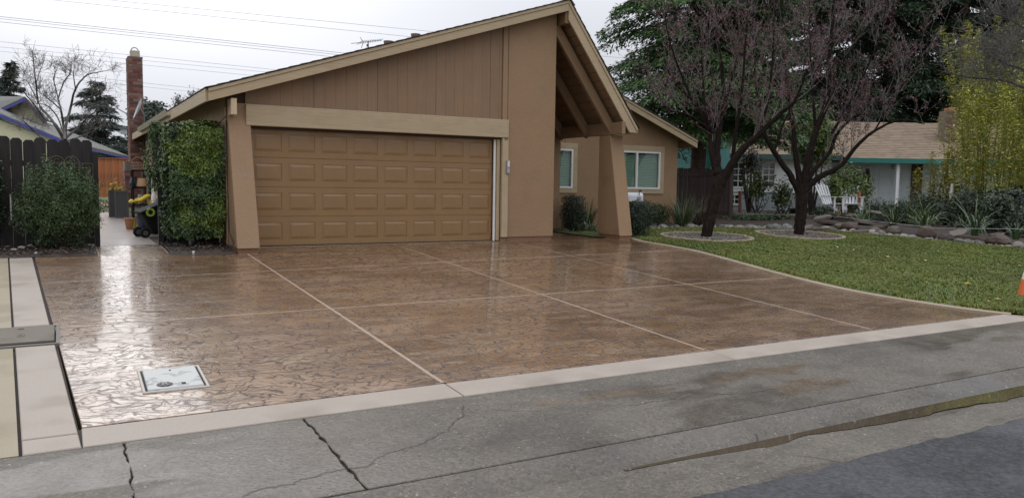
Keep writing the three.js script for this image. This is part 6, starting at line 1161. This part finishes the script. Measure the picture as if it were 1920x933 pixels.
  bamboo('short bright yellow bamboo in front of the dark porch door', 1748, 28, 11, 2.6, 1.0, [[0.4, 0.33, 0.03], [0.32, 0.3, 0.03], [0.26, 0.26, 0.03]], 330, 243, 0.1);
  bamboo('thin wispy bamboo in front of the brick chimney', 1790, 28, 7, 4.0, 1.2, YB, 260, 244, 0.25);
  bamboo('dense green bamboo beyond the broad leaved shrub', 1925, 24, 20, 6.0, 1.7, GB, 560, 245, 0.08);
  // fallen leaves
  const lc = [[0.55, 0.45, 0.04], [0.45, 0.4, 0.1], [0.3, 0.22, 0.1], [0.5, 0.42, 0.2], [0.12, 0.07, 0.04]], r = rng(505), lg = new Soup(); lg.leaf(V(-0.5, 0, 0), V(1, 0, 0), V(0, 1, 0), 1, 0.62); const leafG = lg.geo(); const lms = lc.map((c) => std(c, { side: THREE.DoubleSide, roughness: 0.6 }));
  const spots = [[1816, 541, 0.12, 0], [1872, 572, 0.1, 1], [1665, 489, 0.09, 1], [1735, 495, 0.08, 1], [1760, 478, 0.07, 3], [1700, 520, 0.07, 4], [1600, 475, 0.07, 3], [1570, 470, 0.08, 3], [1860, 518, 0.08, 4], [1855, 575, 0.09, 2], [1912, 505, 0.08, 1], [1650, 480, 0.06, 1], [1780, 505, 0.06, 0], [1840, 480, 0.06, 3], [1690, 470, 0.06, 2], [1710, 525, 0.09, 4], [1250, 420, 0.07, 3], [1235, 432, 0.06, 3], [1880, 467, 0.08, 0], [1550, 500, 0.06, 4], [1620, 500, 0.06, 2], [1480, 480, 0.05, 2], [1820, 560, 0.1, 4], [1740, 540, 0.07, 2]];
  const used = {};
  for (const [px, py, s, ci] of spots) { const p = onGround(px, py), m = mesh('fallen_leaf', leafG, lms[ci]); m.position.set(p.x, lawnY(p.x, p.z) + 0.062, p.z); m.scale.setScalar(s); m.rotation.set(0.35 + 0.5 * (r() - 0.5), r() * 6.28, 0.5 * (r() - 0.5)); tag(m, `${['bright yellow', 'pale yellow', 'tan', 'straw coloured', 'dark brown'][ci]} fallen leaf lying on the lawn grass`, 'leaf', 'fallen leaves on the lawn'); }
}
// ---------------------------------------------------------------- garden things and street things
{
  const wood = std([0.72, 0.73, 0.74], { roughness: 0.5 });
  const chair = (px, py, d, turn, l) => {
    const p = atD(px, py, d), t = thing('garden_chair', l, 'chair', [p.x, p.y, p.z], -yaw + turn, 'white slatted garden chairs');
    for (let i = 0; i < 5; i++) { const o = (i - 2), m = mesh('back_slat', rb(0.085, 0.82 - 0.03 * o * o, 0.022, 0, 0.4, 0, 0.008), wood, t); m.position.set(o * 0.1, 0.28, -0.24); m.rotation.set(-0.45, 0, -o * 0.06); }
    for (let i = 0; i < 5; i++) mesh('seat_slat', rb(0.54, 0.022, 0.085, 0, 0.33 - 0.02 * (4 - i) * 0.6, -0.2 + i * 0.1), wood, t);
    for (const s of [-1, 1]) { mesh('arm', rb(0.12, 0.022, 0.66, s * 0.32, 0.55, 0.0), wood, t); mesh('front_leg', rb(0.09, 0.54, 0.03, s * 0.3, 0.27, 0.28), wood, t); mesh('rear_leg', rb(0.03, 0.1, 0.85, s * 0.25, 0.2, -0.1), wood, t).rotation.x = 0.28; }
    mesh('back_rail', rb(0.5, 0.07, 0.025, 0, 0.62, -0.36), wood, t);
  };
  chair(1563, 399, 27.5, 0.5, 'white slatted garden chair turned towards the plum trunk'); chair(1596, 399, 27.5, -0.25, 'white slatted garden chair beside the other one, facing the lawn');
  const black = std([0.012, 0.013, 0.016], { roughness: 0.45 });
  const potG = new THREE.LatheGeometry([[0, 0], [0.2, 0], [0.25, 0.3], [0.28, 0.3], [0.28, 0.36], [0.25, 0.36], [0.24, 0.3], [0, 0.29]].map((p) => new THREE.Vector2(...p)), 18);
  const pots = [[1556, 408, 1, 'black nursery pot at the plum end of the row behind the stones'], [1590, 405, 1.05, 'wide black nursery pot in front of the white chairs'], [1640, 404, 0.9], [1668, 405, 0.9], [1705, 410, 0.95], [1760, 412, 0.9], [1845, 422, 1.0], [1880, 425, 1.1], [1910, 428, 1.1], [1490, 404, 0.9, 'black pot in shade behind the spreading plum trunk'], [1525, 404, 1.0, 'black pot between the plum trunk and the stone stack']];
  for (const [px, py, s, l] of pots) { const p = bedPoint(px, py, 0.1), m = mesh('nursery_pot', potG, black); m.position.copy(p).y -= 0.03; m.scale.setScalar(s); tag(m, l ?? 'black nursery pot among the strap leaves of the bed', 'pot', 'black pots in the garden bed'); }
  const cu2 = bedPoint(1684, 392, 0.2), cs = thing('striped_cushion', 'crumpled red and white striped cushion among the garden plants', 'cushion', [cu2.x, cu2.y + 0.35, cu2.z], -yaw); for (let i = 0; i < 6; i++) { const g = new THREE.SphereGeometry(0.14, 10, 8).scale(0.32, 1 - 0.12 * Math.abs(i - 2.5), 0.9); mesh('stripe', g, std(i % 2 ? [0.7, 0.66, 0.62] : [0.5, 0.03, 0.03]), cs).position.set((i - 2.5) * 0.075, 0.02 * (i % 2), 0); } mesh('stool', new THREE.CylinderGeometry(0.16, 0.2, 0.36, 12).translate(0, -0.28, 0), std([0.1, 0.03, 0.02]), cs);
  const stake = (px, py0, py1, d, w, mat, l, lean = 0) => { const p = atD(px, py1, d), q = atD(px + lean, py0, d), m = mesh('garden_stake', new Soup().tube([p, q], w, 6).geo(), mat); tag(m, l, 'stake'); };
  stake(1783, 344, 378, 26, 0.05, whiteMat, 'short white post leaning in front of the yellow bamboo', 4); stake(1612, 358, 395, 27.6, 0.06, std([0.3, 0.13, 0.05]), 'orange brown wooden post beside the white garden chairs'); stake(1388, 358, 402, 27, 0.06, std([0.18, 0.06, 0.035]), 'red brown wooden post below the white windows'); stake(1838, 250, 300, 31, 0.06, whiteMat, 'tall white pole in front of the tan roof', 6); stake(1846, 250, 300, 31.2, 0.04, whiteMat, 'thin white pole beside the tall white pole', 5);
  stake(1370, 318, 405, 26, 0.09, brownFence[0], 'thick dark post at the garden end of the brown fence', 1);
  tag(mesh('garden_wire', new Soup().tube([bedPoint(1380, 400, 0.45), bedPoint(1560, 405, 0.5), bedPoint(1760, 428, 0.4), atD(1930, 429, 17)], 0.006, 4).geo(), std([0.3, 0.3, 0.3])), 'thin wire strung along the garden bed behind the stones', 'wire');
  // mailbox beside the column
  const mb = thing('mailbox', 'white rounded mailbox on a post behind the clipped shrub', 'mailbox', [8.74, groundY(0, -0.3), -0.3], -0.3), wm = std([0.6, 0.62, 0.64], { roughness: 0.35 });
  mesh('box', prism([[-0.09, 0], [0.09, 0], [0.09, 0.13], [0.075, 0.17], [0.04, 0.2], [0, 0.21], [-0.04, 0.2], [-0.075, 0.17], [-0.09, 0.13]], 'x', -0.24, 0.22, 0.005).translate(0, 0.82, 0), wm, mb); mesh('door', prism([[-0.085, 0], [0.085, 0], [0.085, 0.13], [0.04, 0.195], [-0.04, 0.195], [-0.085, 0.13]], 'x', 0.222, 0.235).translate(0, 0.823, 0), wm, mb);
  mesh('post', bx(0.09, 0.84, 0.09, 0, 0.4, 0), brownFence[0], mb); mesh('flag', mergeGeometries([bx(0.015, 0.12, 0.008, 0.13, 1.02, 0.096), bx(0.07, 0.04, 0.008, 0.155, 1.07, 0.097)]), std([0.03, 0.025, 0.025]), mb);
  { const f2 = await new FontLoader().loadAsync('fonts/droid/droid_sans_bold.typeface.json'); mesh('number_plate', rb(0.1, 0.07, 0.006, 0.13, 0.9, 0.097, 0.003), std([0.25, 0.27, 0.3]), mb); }
  // traffic cone at the lawn corner
  const cp = onGround(1924, 560), cn = thing('traffic_cone', 'orange traffic cone with pale band standing on the lawn edge', 'cone', [cp.x, lawnY(cp.x, cp.z) + 0.01, cp.z], 0.3), om = std([0.62, 0.13, 0.035], { roughness: 0.45 }); cn.scale.setScalar(0.82);
  mesh('base', rb(0.36, 0.035, 0.36, 0, 0.018, 0, 0.012, 2), std([0.05, 0.05, 0.06], { roughness: 0.5 }), cn); mesh('body', new THREE.LatheGeometry([[0.135, 0.03], [0.13, 0.05], [0.083, 0.32], [0.08, 0.32]].map((p) => new THREE.Vector2(...p)), 28), om, cn); mesh('band', new THREE.LatheGeometry([[0.083, 0.32], [0.062, 0.45]].map((p) => new THREE.Vector2(...p)), 28), std([0.62, 0.57, 0.5], { side: THREE.DoubleSide }), cn); mesh('tip', new THREE.LatheGeometry([[0.062, 0.45], [0.03, 0.62], [0.026, 0.64], [0.0, 0.64]].map((p) => new THREE.Vector2(...p)), 28), om, cn);
}
renderer.render(scene, camera);
